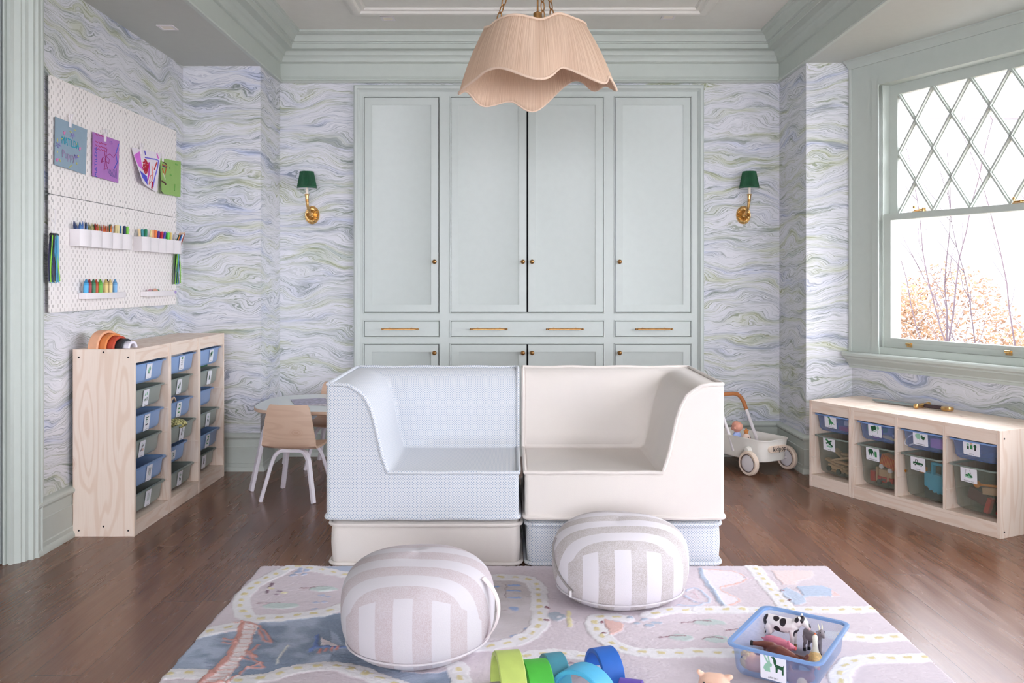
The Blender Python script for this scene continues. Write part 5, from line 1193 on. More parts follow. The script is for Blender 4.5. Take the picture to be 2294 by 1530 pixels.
for c, L_ in crs.items():
    for k, (cn_, col) in enumerate(L_):
        for q in range(2):
            place('crayon', col, .094, .0042, (XPB+.020+.018*q+.002*k, cup_y(0,c)-.035+.016*k+.006*q, 1.440), random.uniform(-.16,.0), random.uniform(-.42,.42), '%s crayon %s the %s cup of the left rack' % (cn_, ('at the back of','at the front of')[q], CUPN[c]), 'crayon', 'crayons in the left cup rack')
def mk(c, rack, items):
    for k, (cn_, col) in enumerate(items):
        place('marker', col, .108, .0068, (XPB+.030+.012*(k % 2), cup_y(rack,c)-.034+.017*k, 1.430), random.uniform(-.04,.14), random.uniform(-.25,.25), '%s capped marker in the %s cup of the %s rack' % (cn_, CUPN[c], 'left' if rack == 0 else 'right'), 'marker', 'markers standing in the racks')
mk(3, 0, [('dark green',(24,84,56)),('tan',(222,206,150)),('dark red',(150,34,40)),('cream',(232,220,170))]); mk(4, 0, [('teal blue',(30,110,150)),('navy blue',(30,40,90)),('pale yellow',(226,232,140)),('lime green',(140,220,90))])
mk(0, 1, [('pale tan',(236,208,160)),('deep green',(30,130,90)),('teal',(60,150,160)),('green',(40,140,100)),('sea green',(60,150,150))]); mk(1, 1, [('pale yellow',(238,224,160)),('peach',(246,180,130)),('apricot',(244,170,120)),('orange',(232,120,50))])
mk(2, 1, [('violet',(100,60,160)),('red',(206,50,60)),('crimson',(190,40,60)),('purple',(90,70,180))]); mk(3, 1, [('bright green',(30,170,70)),('light green',(110,220,90)),('amber',(232,170,90)),('sand',(236,214,140))])
for k, (cn_, col) in enumerate((('dark green',(24,70,50)),('orange',(220,130,60)),('navy',(30,40,90)),('blue',(60,130,200)),('white',(236,232,230)),('red brown',(160,60,50)))):
    place('pencil', col, .155, .0038, (XPB+.026+.004*k, cup_y(1,4)-.020+.009*k, 1.416), .14, -.50+.02*k, '%s colouring pencil leaning out of the right rack' % cn_, 'pencil', 'colouring pencils at the right end')
def tray(y0, y1, lab):
    e = empty('peg_tray', (XPB, y0, 1.152), 0, lab, 'tray', 'small white trays on the pegboard'); L_ = y1-y0; b = MB()
    O = [(.001,0),(.040,0.0),(.056,.05),(.062,.09),(.060,L_*.62),(.02,L_),(.001,L_)]; I = [(x-.003 if x > .01 else x+.002, min(max(y,.003),L_-.003)) for x, y in O]; n = len(O)
    lo = b.add([(x,y,0) for x,y in O]); hi = b.add([(x,y,.030) for x,y in O]); ih = b.add([(x,y,.030) for x,y in I]); il = b.add([(x,y,.003) for x,y in I])
    for k in range(n):
        k2 = (k+1) % n; b.face((lo[k],lo[k2],hi[k2],hi[k])); b.face((hi[k],hi[k2],ih[k2],ih[k])); b.face((ih[k],ih[k2],il[k2],il[k]))
    b.face(lo[::-1]); b.face(il); b.build('tray_body', M_WHITE, e, bevel=.0015); return e
tray(4.28, 4.76, 'white peg tray holding a row of chunky crayons'); tray(4.99, 5.47, 'white peg tray holding short pieces of chalk')
for k, (px, cn_, col) in enumerate(((185.8,'sky blue',(60,160,214)),(199,'maroon',(160,50,60)),(208,'dark green',(60,130,90)),(223.5,'bright green',(96,180,60)),(236,'peach',(226,196,120)),(246,'yellow',(232,206,140)),(256.6,'pale blue',(110,170,220)))):
    p = XP(px, 655, -2.104); place('chunky', col, .096, .0115, (-2.104, max(p.y, 4.298), 1.156), .03, 0, '%s chunky crayon on the left peg tray' % cn_, 'crayon', 'chunky crayons on the left tray')
for px, cn_, col in ((215,'red orange',(206,80,50)),(240,'black',(50,44,44))):
    p = XP(px, 655, -2.116); place('chunky', col, .094, .0105, (-2.117, p.y, 1.156), .03, 0, '%s chunky crayon behind the others on the left peg tray' % cn_, 'crayon', 'chunky crayons on the left tray')
for k, (yy, cn_, col, lz, ry) in enumerate(((5.03,'lilac',(150,140,200),0,0),(5.06,'dusty pink',(200,160,170),.014,.3),(5.13,'pale yellow',(220,212,150),.006,.1),(5.16,'salmon',(220,170,150),.016,-.3),(5.20,'green',(50,150,110),.008,-.4),(5.27,'pale blue',(180,205,235),.006,0),(5.34,'lime',(190,220,130),.006,0),(5.39,'apricot',(240,205,160),.006,0),(5.43,'lavender',(180,160,215),.006,0))):
    b = MB(); b.tube([(0,-.020,0),(0,.020,0)], .0105, 12); simple('chalk_stick', '%s stick of chalk on the right peg tray' % cn_, 'chalk', b, mat('chalk_%d' % k, col, .9), Matrix.Translation((-2.108,yy,1.166+lz)) @ Matrix.Rotation(ry,4,'X'), 'chalk sticks on the right tray')
# ribbon tassels
def tassel(px, py0, py1, x, lab, cols, nrib=16):
    top = XP(px, py0, x); bt = XP(px, py1, x); L_ = top.z-bt.z; e = empty('ribbon_tassel', (x, top.y, top.z), 0, lab, 'tassel', 'ribbon tassels hanging from the pegboard')
    b = MB(); b.tube([(0,-.028,0),(0,.028,0)], .008, 10); b.build('tassel_band', TK, e)
    for ci, col in enumerate(cols):
        b = MB()
        for k in range(nrib//len(cols)+2):
            y0 = random.uniform(-.024,.024); y1 = y0*1.7+random.uniform(-.008,.008); x0 = random.uniform(-.006,.010); w_ = .0045; a0 = random.uniform(0,6)
            rs = [[(x0+.004*math.sin(a0+t*3)+dxx, y0+(y1-y0)*t+.002*math.sin(a0*2+t*6)+dy, -L_*t*(.98+.02*math.sin(a0))) for dxx, dy in ((-.0005,-w_),(.0005,-w_),(.0005,w_),(-.0005,w_))] for t in [q/9 for q in range(10)]]
            b.rings(rs, True, True, smooth=False)
        o = b.build('ribbons', mat('ribbon_%d_%d' % (int(px),ci), col, .5), e); o['kind'] = 'stuff'
    b = MB(); b.tube([(-.0,0,.008),(.006,0,.05),(-.012,0,.07)], .0022, 6); b.tube([(-.012,0,.07),(.006,.0,.055),(.006,0,.115),(-.003,0,.12)], .003, 6); b.build('hook', M_WHITE, e); return e
tassel(121, 526, 634, -2.112, 'turquoise and lime ribbon tassel on the left edge of the pegboard', [(96,180,216),(90,170,210),(150,220,70),(60,50,90)], 18)
tassel(397, 560, 637, -2.112, 'turquoise, lime and black ribbon tassel on the right edge of the pegboard', [(90,170,210),(30,30,44),(150,220,80)], 15)
# drawings held by clips
def paper(name, quad, col, lab, marks, curl=0.0, x=-2.123):
    (x0,y0),(x1,y1),(x2,y2),(x3,y3) = quad    # tl, tr, br, bl pixels
    A = XP(x0,y0,x); B = XP(x1,y1,x); Cc = XP(x2,y2,x); Dd = XP(x3,y3,x)
    e = empty(name, ((A+B)/2), 0, lab, 'drawing', 'drawings clipped to the pegboard'); o0 = Vector(e.location)
    b = MB(); n = 14
    def pt(u, v):
        p = (A.lerp(B,u)).lerp(Dd.lerp(Cc,u), v)-o0
        p.x += curl*(max(0,.55-u)**2*.9*max(.0,v-.1) + .10*v) + .003*math.sin(u*5)*v+.002
        return p
    rs = b.add([pt(i/n, j/n) for j in range(n+1) for i in range(n+1)]); bk_ = b.add([pt(i/n, j/n)-Vector((.0006,0,0)) for j in range(n+1) for i in range(n+1)])
    for j in range(n):
        for i in range(n):
            q = [j*(n+1)+i, j*(n+1)+i+1, (j+1)*(n+1)+i+1, (j+1)*(n+1)+i]; b.face([rs[k] for k in q[::-1]]); b.face([bk_[k] for k in q])
    b.build('sheet', mat('paper_%d_%d_%d' % col, col, .8, var=.02), e, sharp=180, smoothall=True)
    mk_ = {}
    for col_, pts, w_ in marks:
        mb = mk_.setdefault(col_, MB()); P = []
        for u, v in pts: P.append(pt(u, v)+Vector((.0008,0,0)))
        if len(P) == 1: P.append(P[0]+Vector((0,.001,0)))
        mb.tube(P, w_, 5)
    for k, (col_, mb) in enumerate(mk_.items()): mb.build('crayon_marks', mat('ink_%d_%d_%d' % col_, col_, .8), e)['kind'] = 'stuff'
    return e, pt, o0
def ppx(quad):      # maps photo pixels to sheet coordinates (bilinear, good enough)
    (x0,y0),(x1,y1),(x2,y2),(x3,y3) = quad
    def f(px, py):
        u = (px-x0)/(x1-x0); yt = y0+(y1-y0)*u; yb_ = y3+(y2-y3)*u; return (u, (py-yt)/(yb_-yt))
    return f
def S5(pts): return [(110+a/7.287, 240+c/7.287) for a, c in pts]
q1 = ((122.5,261),(194.5,290.5),(192.5,391.5),(121,369)); f1 = ppx(q1)
def zig(cx_, cy_, r, n=5): return [(cx_+r*math.cos(2*PI*k*2/n+.3), cy_+r*math.sin(2*PI*k*2/n+.3)) for k in range(n+1)]
mk1 = []
for cx_, cy_ in ((365,460),(140,620),(430,810)): mk1.append(((150,140,200),[f1(*p) for p in S5(zig(cx_,cy_,45))],.0022))
for p in ([(215,400),(232,420),(245,395),(232,440),(215,400)],[(475,660),(490,680),(510,655),(492,710),(475,660)],[(110,840),(125,860),(140,835),(125,890),(110,840)]): mk1.append(((222,130,180),[f1(*a) for a in S5(p)],.003))
for p in ([(320,390),(345,410)],[(395,360),(412,380)],[(125,510),(130,560)],[(420,570),(440,610)],[(185,520),(210,500)],[(125,710),(130,740)],[(455,790),(480,800)],[(160,850),(175,890)],[(440,900),(450,930)],[(310,980),(350,950)]): mk1.append(((206,200,110),[f1(*a) for a in S5(p)],.0025))
e1, pt1, o1 = paper('drawing', q1, (146,168,184), 'blue grey card drawing with teal lettering and stars, leftmost on the pegboard', mk1)
def paper_text(e, pt, txt, u, v, size, col, rot=0, wide=1.0):
    c = pt(u, v); ex = (pt(u+.05, v)-pt(u-.05, v)).normalized(); ez = (pt(u, v-.05)-pt(u, v+.05)).normalized()
    if rot: ex, ez = ez, -ex
    nx = ex.cross(ez).normalized()
    M = Matrix(((ex.x*wide, ez.x, nx.x, c.x+.0012),(ex.y*wide, ez.y, nx.y, c.y),(ex.z*wide, ez.z, nx.z, c.z),(0,0,0,1)))
    return text_mesh('lettering', txt, size, mat('ink_%d_%d_%d' % col, col, .8), e, M, .0004)
paper_text(e1, pt1, 'MATILDA', .46, .44, .052, (40,164,186), 0, .78); paper_text(e1, pt1, 'Puppy', .40, .72, .055, (160,140,176), 0, .95)
q2 = ((206.5,295),(266.5,316),(265.5,410),(206,394.5)); f2 = ppx(q2); mk2 = []
def m2(pts, c=(160,44,110), w_=.0014): mk2.append((c,[f2(*p) for p in S5(pts)],w_))
for y in (440,560,620,670): m2([(750+k*22, y+(14 if k % 2 else -8)+k*6) for k in range(9)], (196,60,110))
m2([(880,660),(890,760),(910,860),(860,810),(840,900),(900,870),(960,920),(970,850),(920,800),(905,870),(890,960),(880,1020)]); m2([(920,790),(980,760),(1040,820),(1100,740)]); m2([(900,860),(930,680)]); m2([(880,880),(830,900),(850,830)]); m2([(910,880),(940,1000),(890,1010)])
for k in range(7): m2([(940+k*26,1000+10*(k%3)),(960+k*24,1060+k*6),(1000+k*18,1120+k*8)], (110,100,160))
m2([(1130,600),(1080,760),(1110,900),(1060,1000)], (96,100,200), .003); m2([(970,570),(1010,560),(1015,600),(990,600)], (110,80,190))
e2, pt2, o2 = paper('drawing', q2, (178,120,192), 'purple paper drawing of a flower with blue lettering up its left edge', mk2)
paper_text(e2, pt2, 'MATILDA', .11, .66, .034, (70,84,190), 1, 1.1)
q3 = ((303,334),(360,344),(346,429),(325,424)); q3 = ((294,330),(360,344),(347,430),(305,408)); f3 = ppx(q3); mk3 = []
def m3(pts, c, w_=.002): mk3.append((c,[tuple(min(max(t,.02),.98) for t in f3(*p)) for p in S5(pts)],w_))
rr_ = random.Random(5)
for k in range(14): a = rr_.uniform(0,6.28); r = rr_.uniform(10,70); m3([(1530+r*math.cos(a), 970+1.8*r*math.sin(a)), (1530+r*math.cos(a+1.2), 970+1.8*r*math.sin(a+1.2)), (1530+r*.6*math.cos(a+2.5), 970+1.1*r*math.sin(a+2.5))], (186,30,60), .004)
m3([(1540,820),(1640,840),(1720,850),(1785,870),(1780,1000),(1740,1150),(1715,1300)], (120,110,220), .004); m3([(1610,900),(1600,1100),(1560,1200)], (200,60,170), .005)
for k in range(8): m3([(1350+k*14, 780-k*8), (1370+k*12, 950+k*10)], (214,120,214), .003)
for k in range(9): m3([(1380+k*20,1040+k*10),(1420+k*16,1150+k*14),(1450+k*12,1100+k*16)], (90,90,210), .003)
m3([(1760,900),(1720,1020)], (190,50,50), .004); m3([(1700,1220),(1680,1360)], (170,30,60), .006); m3([(1670,960),(1690,1100),(1640,1120),(1600,1260),(1680,1200),(1700,1060)], (226,140,130), .003); m3([(1540,700),(1550,780)], (80,70,190), .004); m3([(1745,760),(1780,840)], (230,100,210), .004)
paper('drawing', q3, (240,232,240), 'white curled drawing with red and violet scribbles', mk3, .10)
q4 = ((358,354),(404.5,362),(403,441.5),(355,433)); f4 = ppx(q4); mk4 = []
def m4(pts, c, w_=.002): mk4.append((c,[f4(*p) for p in S5(pts)],w_))
m4([(1835,940),(1905,960),(1860,1130),(1835,1000)], (196,100,56), .005); m4([(1840,960),(1900,980)], (90,60,110), .004); m4([(1850,890),(1900,930)], (96,56,50), .004); m4([(1815,1210),(1860,1230),(1880,1260)], (96,60,60), .006); m4([(1845,1080),(1870,1180)], (210,220,190), .005)
m4([(1955,980),(1958,1010)], (60,90,50), .002); m4([(2050,930),(2080,940)], (120,176,90), .006); m4([(1960,1100),(1980,1110)], (120,176,90), .006); m4([(2040,1260),(2035,1360)], (110,160,80), .005); m4([(1800,1380),(1830,1410)], (70,70,60), .003)
paper('drawing', q4, (152,190,108), 'green drawing with small figures at the right edge of the pegboard', mk4, .05)
for k, (px, py) in enumerate(((159,284),(237,316),(317.5,345),(366,361))):
    p = XP(px, py, -2.112); e = empty('peg_clip', p, 0, 'white peg clip holding the %s' % ['blue grey card','purple paper','white curled drawing','green drawing'][k], 'clip', 'white clips on the pegboard')
    b = MB(); b.box((-.008,-.006,-.002),(-.002,.006,.062)); b.build('clip_back', M_WHITE, e, bevel=.001)
    b = MB(); b.prism([(-.003,.03),(.006,.058),(.010,.060),(.008,.052),(.0015,.02),(.0005,-.004),(-.004,-.004)], -.006, .006, 'xz'); b.build('clip_lever', M_WHITE, e, bevel=.001)
    b = MB(); b.box((-.012,-.003,.045),(-.008,.003,.052)); b.build('peg', M_WHITE, e)

# ================================================================= RAINBOW STACKERS
def arch(name, R, t, depth, col, lab, grp, M, half=True):
    b = MB(); n = 28; rs = []
    for k in range(n+1):
        a = PI*k/n; c, s = math.cos(a), math.sin(a); ro, ri = R, R-t; bv = .0025
        rs.append([(bv,ri*c,ri*s),(0,(ri+bv)*c,(ri+bv)*s),(0,(ro-bv)*c,(ro-bv)*s),(bv,ro*c,ro*s),(depth-bv,ro*c,ro*s),(depth,(ro-bv)*c,(ro-bv)*s),(depth,(ri+bv)*c,(ri+bv)*s),(depth-bv,ri*c,ri*s)])
    b.rings(rs, True, True, smooth=True)
    return simple(name, lab, 'toy arch', b, mat('stain_%d_%d_%d' % col, col, .55, var=.05), M, grp, sharp=40)
Yr = 4.33
for k, (R, col, cn_) in enumerate(((.087,(236,178,142),'peach'),(.073,(224,138,78),'orange'),(.059,(196,76,50),'brick red'),(.046,(40,40,44),'black'),(.034,(232,228,240),'white'))):
    arch('rainbow_arch', R, .0125, .055, col, '%s wooden rainbow arch on top of the nearest tall unit' % cn_, 'rainbow arches on the tall unit', Matrix.Translation((-2.05+.030*k, Yr+.0, .9095)) @ Matrix.Rotation(math.radians(-14),4,'Z'))
GR = 'coloured rainbow arches on the rug'
arch('rainbow_arch', .135, .014, .075, (190,208,110), 'lime wooden rainbow arch standing on the rug', GR, Matrix.Translation((-.045,2.54,.0155)) @ Matrix.Rotation(math.radians(9),4,'Z'))
arch('rainbow_arch', .104, .014, .075, (76,184,64), 'bright green wooden rainbow arch on the rug beside the lime one', GR, Matrix.Translation((.036,2.555,.0155)) @ Matrix.Rotation(math.radians(12),4,'Z'))
arch('rainbow_arch', .090, .014, .06, (74,146,166), 'teal wooden rainbow arch on the rug behind the green one', GR, Matrix.Translation((.102,2.635,.0155)) @ Matrix.Rotation(math.radians(14),4,'Z'))
arch('rainbow_arch', .104, .014, .07, (84,184,226), 'light blue wooden rainbow arch standing on the rug', GR, Matrix.Translation((.190,2.50,.0155)) @ Matrix.Rotation(math.radians(52),4,'Z'))
arch('rainbow_arch', .080, .014, .07, (36,104,196), 'royal blue wooden rainbow arch on the rug behind the light blue one', GR, Matrix.Translation((.256,2.70,.0155)) @ Matrix.Rotation(math.radians(18),4,'Z'))
arch('rainbow_arch', .046, .014, .07, (104,80,176), 'purple wooden rainbow arch low on the rug at the front', GR, Matrix.Translation((.318,2.58,.0155)) @ Matrix.Rotation(math.radians(-14),4,'Z'))

# ================================================================= CHILD TABLE AND CHAIRS
e = empty('play_table', (-1.05, 5.53, 0), 0, 'low white play table with plywood edge behind the blue dotted seat', 'table')
def sup(a, c, n_, k, N_=64):
    t = 2*PI*k/N_; ct, st = math.cos(t), math.sin(t); return (a*math.copysign(abs(ct)**(2/n_), ct), c*math.copysign(abs(st)**(2/n_), st))
P = [sup(.545,.40,3.3,k) for k in range(64)]
b = MB(); b.rings([[(x*.985,y*.98,.447) for x,y in P],[(x,y,.452) for x,y in P],[(x,y,.466) for x,y in P],[(x*.995,y*.995,.469) for x,y in P]]); b.build('plywood_core', M_PLY, e, sharp=50)
b = MB(); b.rings([[(x*.992,y*.992,.469) for x,y in P],[(x*.99,y*.99,.472) for x,y in P]]); b.build('table_top', mat('table_laminate',(226,232,232),.3,var=.01), e, sharp=30)
def bent_leg(parent, top, knee, foot, w_, t_, name='leg'):
    """strip of bent wood: top (under seat) -> knee -> foot; w_ across the bend plane"""
    T, K, Fo = Vector(top), Vector(knee), Vector(foot); pts = []
    for k in range(9): u = k/8; A = T.lerp(K,u*.5+.5) if False else None; pts.append(((1-u)**2)*T.lerp(K,.55)+2*u*(1-u)*K+u*u*K.lerp(Fo,.30))
    pts = [T]+pts+[Fo]; hz = (Fo-T); hz.z = 0; nrm = Vector((0,0,1)).cross(hz).normalized(); rs = []
    for k, p in enumerate(pts):
        tg = (pts[min(k+1,len(pts)-1)]-pts[max(k-1,0)]).normalized(); o_ = tg.cross(nrm).normalized(); ww = w_*(1.0-.28*k/(len(pts)-1))
        rs.append([p+nrm*ww/2+o_*t_/2, p-nrm*ww/2+o_*t_/2, p-nrm*ww/2-o_*t_/2, p+nrm*ww/2-o_*t_/2])
    b = MB(); b.rings(rs, True, True, smooth=False); return b.build(name, M_LEG, parent, bevel=.003, sharp=40)
for sx in (-1,1):
    for sy in (-1,1): bent_leg(e, (sx*.24, sy*.22, .437), (sx*.41, sy*.32, .437), (sx*.49, sy*.385, 0), .055, .022)
def chair(loc, rz, lab):
    e = empty('play_chair', loc, rz, lab, 'chair', 'small plywood play chairs')
    # local: back towards -y
    b = MB(); rs = []; zs = 14
    path = [(-.155,.545,.118),(-.158,.52,.124),(-.160,.46,.137),(-.158,.40,.147),(-.152,.345,.155),(-.140,.312,.158),(-.118,.298,.158),(-.06,.294,.157),(.02,.295,.155),(.09,.296,.150),(.135,.292,.14),(.150,.284,.132)]
    N_ = 12
    for side in (0,1):
        pass
    top_, bot_ = [], []
    for k, (y, z, hw) in enumerate(path):
        a = path[max(k-1,0)]; c = path[min(k+1,len(path)-1)]; tg = Vector((0,c[0]-a[0],c[1]-a[1])).normalized(); nn = Vector((1,0,0)).cross(tg)
        r1, r2 = [], []
        for j in range(N_+1):
            u = -1+2*j/N_; hh = hw*(1 if k not in (0,len(path)-1) else .93); cv = (.018*u*u if k < 5 else .006*u*u); x = u*hh
            p = Vector((x, y, z)); p += Vector((0, cv if k < 5 else 0, cv if k >= 5 else 0)); r1.append(p+nn*.0055); r2.append(p-nn*.0055)
        rs.append(r1+r2[::-1])
    b.rings(rs, True, True, smooth=True); b.build('plywood_shell', M_PLY, e, sharp=50)
    for sy, ft in ((-.085,-.165),(.085,.165)):
        for sx in (-1,1): bent_leg(e, (sx*.0, sy, .277), (sx*.095, sy+(-.01 if sy < 0 else .01), .279), (sx*.155, ft, 0), .034, .020)
    b = MB(); b.box((-.05,-.10,.272),(.05,.10,.289)); b.build('seat_block', M_PLY, e, bevel=.003); return e
chair((-1.238, 5.035, 0), math.radians(-7), 'small plywood chair with white legs, its back to the camera')
chair((-1.19, 5.86, 0), math.radians(176), 'small plywood chair on the far side of the play table')
for k, (dx, dy, a, col, cn_) in enumerate(((.0,0,.1,(196,190,204),'grey'),(.06,-.03,-.25,(214,206,214),'pale'),(-.08,.02,.35,(180,176,196),'lilac grey'))):
    b = MB(); b.box((-.11,-.14,0),(.11,.14,.0008)); 
    o = simple('loose_sheet', '%s printed sheet lying on the play table' % cn_, 'paper', b, mat('sheet_%d' % k, col, .7, var=.25, nscale=38), Matrix.Translation((-1.20+dx,5.52+dy,.4722+.0009*k)) @ Matrix.Rotation(a,4,'Z'), 'printed sheets on the play table')

# ================================================================= TOY WAGON WITH DOLLS
ang = math.atan2(.523,.852); e = empty('push_wagon', (1.667,5.648,0), ang, 'cream push wagon with tan wheels in the right back corner', 'toy wagon')
M_CRM = mat('cream_enamel',(246,243,236),.35,var=.01); M_TAN = mat('tan_rubber',(238,218,200),.6); M_TANL = mat('tan_leather',(190,120,70),.6,bump=.2,bscale=300)
def rr2(w2, l0, l1, z, r=.06):
    pts = []
    for cx_, cy_, a0 in ((w2-r,l1-r,0),(-w2+r,l1-r,90),(-w2+r,l0+r,180),(w2-r,l0+r,270)):
        for k in range(6): a = math.radians(a0+18*k); pts.append((cx_+r*math.cos(a), cy_+r*math.sin(a), z))
    return pts
b = MB(); b.rings([rr2(.105,-.045,.40,.078,.05),rr2(.118,-.06,.42,.085),rr2(.128,-.075,.435,.215),rr2(.132,-.079,.439,.217),rr2(.132,-.079,.439,.223),rr2(.126,-.073,.433,.223),rr2(.122,-.069,.429,.21),rr2(.113,-.055,.415,.092),rr2(.10,-.04,.40,.09,.05)], True, True); b.build('wagon_body', M_CRM, e, sharp=45)
b = MB(); pts = []
for k in range(24): a = 2*PI*k/24; pts.append((.060*math.copysign(1,math.cos(a))*(abs(math.cos(a))**.0 if False else 1)+.022*math.cos(a), .022*math.sin(a)))
b.prism([(x, z+.165) for x, z in pts], -.083, -.068, 'xz'); pl_ = b.build('name_plate', M_TAN, e, bevel=.003)
text_mesh('lettering', 'kidpop', .044, TK, pl_, Matrix.Translation((.012,-.0836,.165)) @ Matrix.Rotation(PI/2,4,'X'), .0005)
for sx in (-1,1):
    for yy in (0,.32):
        b = MB(); T = Matrix.Translation((sx*.178,yy,.078)) @ Matrix.Rotation(PI/2,4,'Y')
        b.lathe([(.056,-.016),(.070,-.018),(.0775,-.010),(.0775,.010),(.070,.018),(.056,.016)], 36, M=T, caps=False); w1 = b.build('wheel', M_TAN, e)
        b = MB(); b.lathe([(.0001,-.012),(.045,-.013),(.053,-.010),(.053,.010),(.045,.013),(.0001,.012)], 36, M=T); b.build('wheel_disc', M_WHITE, w1)
        b = MB(); b.tube([T @ Vector((.0555*math.cos(a),.0555*math.sin(a),.016)) for a in [2*PI*k/36 for k in range(36)]], .002, 6, closed=True); b.tube([T @ Vector((.0555*math.cos(a),.0555*math.sin(a),-.016)) for a in [2*PI*k/36 for k in range(36)]], .002, 6, closed=True); b.build('wheel_ring', mat('dark_ring',(70,44,44),.5), w1)
for yy in (0,.32):
    b = MB(); b.tube([(-.18,yy,.078),(.18,yy,.078)], .008, 10); b.build('axle', M_WHITE, e)
for sx in (-1,1):
    b = MB(); b.tube([(sx*.118,.05,.15),(sx*.150,.05,.15)], [.026,.018], 16); b.build('side_hub', M_CRM, e)
hp = [(.118,.19,.12),(.118,.215,.19),(.118,.30,.36)]
b = MB(); b.tube(hp, .011, 10); b.tube([(-x,y,z) for x,y,z in hp], .011, 10); b.build('handle_posts', M_WHITE, e)
b = MB(); arcp = [(.118,.30,.36),(.118,.325,.41),(.108,.34,.44),(.085,.35,.462),(.05,.355,.468),(0,.356,.469)]; b.tube(arcp+[(-x,y,z) for x,y,z in arcp[::-1][1:]], .0135, 12); b.build('handle_grip', M_TANL, e)
MW = Matrix.Translation((1.667,5.648,0)) @ Matrix.Rotation(ang,4,'Z')
M_SKN = mat('doll_vinyl',(232,164,142),.5,var=.02)
d = empty('baby_doll', (0,0,0), 0, 'bald baby doll in a light blue top sitting in the wagon', 'doll'); d.matrix_world = MW @ Matrix.Translation((-.035,.24,.105)) @ Matrix.Rotation(math.radians(195),4,'Z') @ Matrix.Scale(.92,4)
hd = [(0,0,.170,.036),(0,.008,.176,.036),(0,-.006,.182,.033)]
organic('doll_body', [[(0,0,.03,.030),(0,0,.08,.030),(0,0,.115,.024),(0,0,.140,.014)], hd, [(0,-.030,.160,.016),(0,-.034,.156,.012)], [(0,-.040,.168,.005),(0,-.036,.172,.006)], [(.035,0,.170,.006),(.038,.002,.165,.006)], [(-.035,0,.170,.006),(-.038,.002,.165,.006)],
  [(.026,0,.112,.013),(.045,-.015,.085,.012),(.040,-.045,.072,.010),(.038,-.058,.07,.009)], [(-.026,0,.112,.013),(-.045,-.015,.085,.012),(-.040,-.045,.072,.010),(-.038,-.058,.07,.009)],
  [(.018,-.01,.03,.018),(.028,-.06,.028,.015),(.030,-.10,.018,.012),(.030,-.112,.03,.010)], [(-.018,-.01,.03,.018),(-.028,-.06,.028,.015),(-.030,-.10,.018,.012),(-.030,-.112,.03,.010)]], M_SKN, d, .0028, 4)
organic('doll_top', [[(0,0,.035,.034),(0,0,.08,.035),(0,0,.112,.029)], [(.026,0,.112,.018),(.042,-.010,.092,.0165)], [(-.026,0,.112,.018),(-.042,-.010,.092,.0165)]], mat('doll_blue_cloth',(168,188,238),.8), d, .0028, 4)
for sx in (-1,1):
    b = MB(); b.ball((sx*.014,-.0375,.178),(.0045,.003,.0055),n=8); b.build('eye', mat('doll_eye',(60,50,60),.2), d)
b = MB(); b.tube([(-.008,-.0425,.153),(0,-.045,.1515),(.008,-.0425,.153)], .0018, 6); b.build('mouth', mat('doll_lip',(196,90,90),.5), d)
d = empty('sleeping_doll', (0,0,0), 0, 'pale doll lying in the front of the wagon', 'doll'); d.matrix_world = MW @ Matrix.Translation((.0,.10,.14))
organic('doll_body', [[(-.02,.07,.055,.030),(-.02,.072,.058,.030)], [(-.02,.03,.02,.026),(0,-.05,.01,.026)], [(.01,-.05,.012,.014),(.05,-.09,.02,.012)], [(-.02,-.05,.012,.014),(-.03,-.10,.02,.012)], [(0,.02,.02,.012),(.05,.0,.03,.010)]], mat('pale_doll_vinyl',(240,214,200),.5), d, .003, 4)
b = MB(); b.ball((-.012,.042,.066),(.004,.003,.004),n=8); b.ball((-.030,.043,.066),(.004,.003,.004),n=8); b.build('eye', TK, d)
d = empty('orange_star', (0,0,0), 0, 'orange felt star toy sticking up inside the wagon', 'toy'); d.matrix_world = MW @ Matrix.Translation((.02,.21,.232)) @ Matrix.Rotation(PI/2,4,'X')
b = MB(); b.prism([((.024 if k % 2 == 0 else .012)*math.cos(PI*k/5+PI/2),(.024 if k % 2 == 0 else .012)*math.sin(PI*k/5+PI/2)) for k in range(10)], -.006, .006, 'xy'); b.build('star', mat('orange_felt',(214,136,70),.8), d, bevel=.003)
b = MB(); b.tube([(0,-.02,0),(0,-.09,.0)], .004, 6); b.build('stalk', mat('orange_felt',(214,136,70),.8), d)

# ================================================================= BASKET OF TOY ANIMALS
bdir = Vector((.554,.832,0)).normalized(); sdir = Vector((bdir.y,-bdir.x,0))
BC = Vector((.782, 2.620, 0))     # middle of the front rim
MK = Matrix(((sdir.x,bdir.x,0,BC.x),(sdir.y,bdir.y,0,BC.y),(0,0,1,.118),(0,0,0,1)))
bk_e = bin_mesh('animal_basket', .292, .388, .102, MB_BASKET, M_BASKET, 'light blue mesh basket of toy animals standing on the rug', None, MK); bk_e['category'] = 'basket'
if 'group' in bk_e: del bk_e['group']
card(bk_e, 'animals', .002, -.048, .078, .078, .02, 'ANIMALS', 1.0, .0138, .12)
def inB(x, y, z, rz=0, rx=0, ry=0, s=1.0): return MK @ Matrix.Translation((x, y, z-.118)) @ Matrix.Rotation(rz,4,'Z') @ Matrix.Rotation(rx,4,'X') @ Matrix.Rotation(ry,4,'Y') @ Matrix.Scale(s,4)
def feet(parent, pts, r, m, nm='hoof'):
    for p in pts:
        b = MB(); b.lathe([(r*1.12,0),(r,.012)], 12, M=Matrix.Translation(p)); b.build(nm, m, parent)
